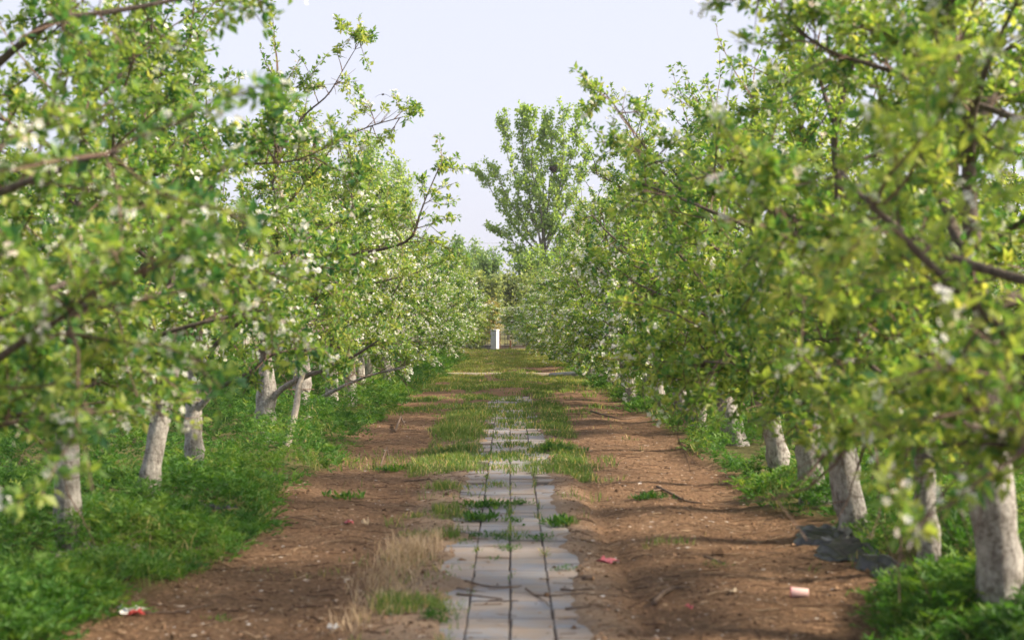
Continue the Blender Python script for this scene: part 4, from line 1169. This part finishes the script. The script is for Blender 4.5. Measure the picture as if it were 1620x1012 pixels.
# shed with a blue roof, glimpsed right of the poplar
sh = empty('farm_shed', (5.2, 104, 0), 'blue roofed shed glimpsed between the poplar and the right apple row', 'shed')
a_ = Acc(); box(a_, (-2.5, -2, -0.05), (2.5, 2, 4.6)); obj('wall', a_.mesh('shed_wall'), plain('shed_wall', (0.5, 0.5, 0.5)), sh)
a_ = Acc()
V = np.array([[-2.8, -2.3, 4.602], [2.8, -2.3, 4.602], [2.8, 0, 5.7], [-2.8, 0, 5.7], [-2.8, 2.3, 4.602], [2.8, 2.3, 4.602]])
a_.add(V, np.array([[0, 1, 2, 3], [3, 2, 5, 4], [0, 4, 5, 1]])); a_.add(V[[0, 3, 4, 1, 2, 5]], np.array([[0, 1, 2], [3, 5, 4]]))
obj('roof', a_.mesh('shed_roof'), plain('blue_roof', (0.16, 0.26, 0.42), 0.5), sh)

# power line beyond the trees
acc = Acc()
t = np.linspace(-1, 1, 41)
tube(acc, np.column_stack([t * 45, np.full(41, 120.0), 7.3 + 0.5 * t * t]), 0.013, 4)
obj('power_line', acc.mesh('power_line'), plain('cable', (0.35, 0.35, 0.37)), label='faint overhead cable crossing the sky low behind the poplar', cat='cable')

# swallow in flight
bd = at(606, 150, 40)
bird = Acc()
prof = [(-0.10, 0.002), (-0.085, 0.012), (-0.05, 0.024), (0.0, 0.030), (0.04, 0.026), (0.07, 0.018), (0.09, 0.016), (0.105, 0.010), (0.125, 0.001)]
Pb = np.array([[0.4 * y_, y_, 0.02 * math.sin(y_ * 9)] for y_, _ in prof])
tube(bird, Pb, [q for _, q in prof], 10)
for s in (-1, 1):
    sec = [(0.0, 0.05, -0.035, 0.0), (0.05, 0.055, -0.03, 0.012), (0.10, 0.035, -0.03, 0.006), (0.15, 0.0, -0.045, -0.016), (0.19, -0.05, -0.07, -0.038), (0.215, -0.09, -0.092, -0.055)]
    if s < 0: sec = [(a1, b1, c1, d1 * 1.0 - a1 * 0.32) for a1, b1, c1, d1 in sec]
    V = []
    for (sx, yl, yt, z) in sec: V += [[s * sx, yl, z + 0.003], [s * sx, yt, z + 0.001], [s * sx, (yl + yt) / 2, z + 0.007], [s * sx, (yl + yt) / 2, z - 0.002]]
    F = []
    for k in range(5):
        o4 = 4 * k
        F += [[o4, o4 + 2, o4 + 6, o4 + 4], [o4 + 2, o4 + 1, o4 + 5, o4 + 6], [o4, o4 + 4, o4 + 7, o4 + 3], [o4 + 3, o4 + 7, o4 + 5, o4 + 1]]
    bird.add(np.array(V), np.array(F))
    bird.add([[0, -0.085, 0.004], [s * 0.012, -0.09, 0], [s * 0.034, -0.16, 0], [0, -0.085, -0.004]], np.array([[0, 1, 2], [3, 2, 1]]))
o = obj('swallow', bird.mesh('swallow', True), plain('bird_dark', (0.015, 0.015, 0.02), 0.5), label='small dark swallow gliding in the pale sky', cat='bird')
o.location = bd; o.rotation_euler = (0.1, 0.12, 0.2)
print('tris', sum(len(m.polygons) for m in bpy.data.meshes))

# thin haze over the orchard
hz = Acc(); box(hz, (-390, -20, -1.6), (390, 400, 17.5))
m = bpy.data.materials.new('haze_air'); m.use_nodes = True
nt = m.node_tree; nt.nodes.remove(nt.nodes['Principled BSDF'])
pv = nt.nodes.new('ShaderNodeVolumePrincipled')
pv.inputs['Color'].default_value = (0.93, 0.95, 1.0, 1)
pv.inputs['Density'].default_value = 0.0004
pv.inputs['Anisotropy'].default_value = 0.3
nt.links.new(pv.outputs[0], nt.nodes['Material Output'].inputs['Volume'])
obj('haze', hz.mesh('haze'), m, kind='stuff')
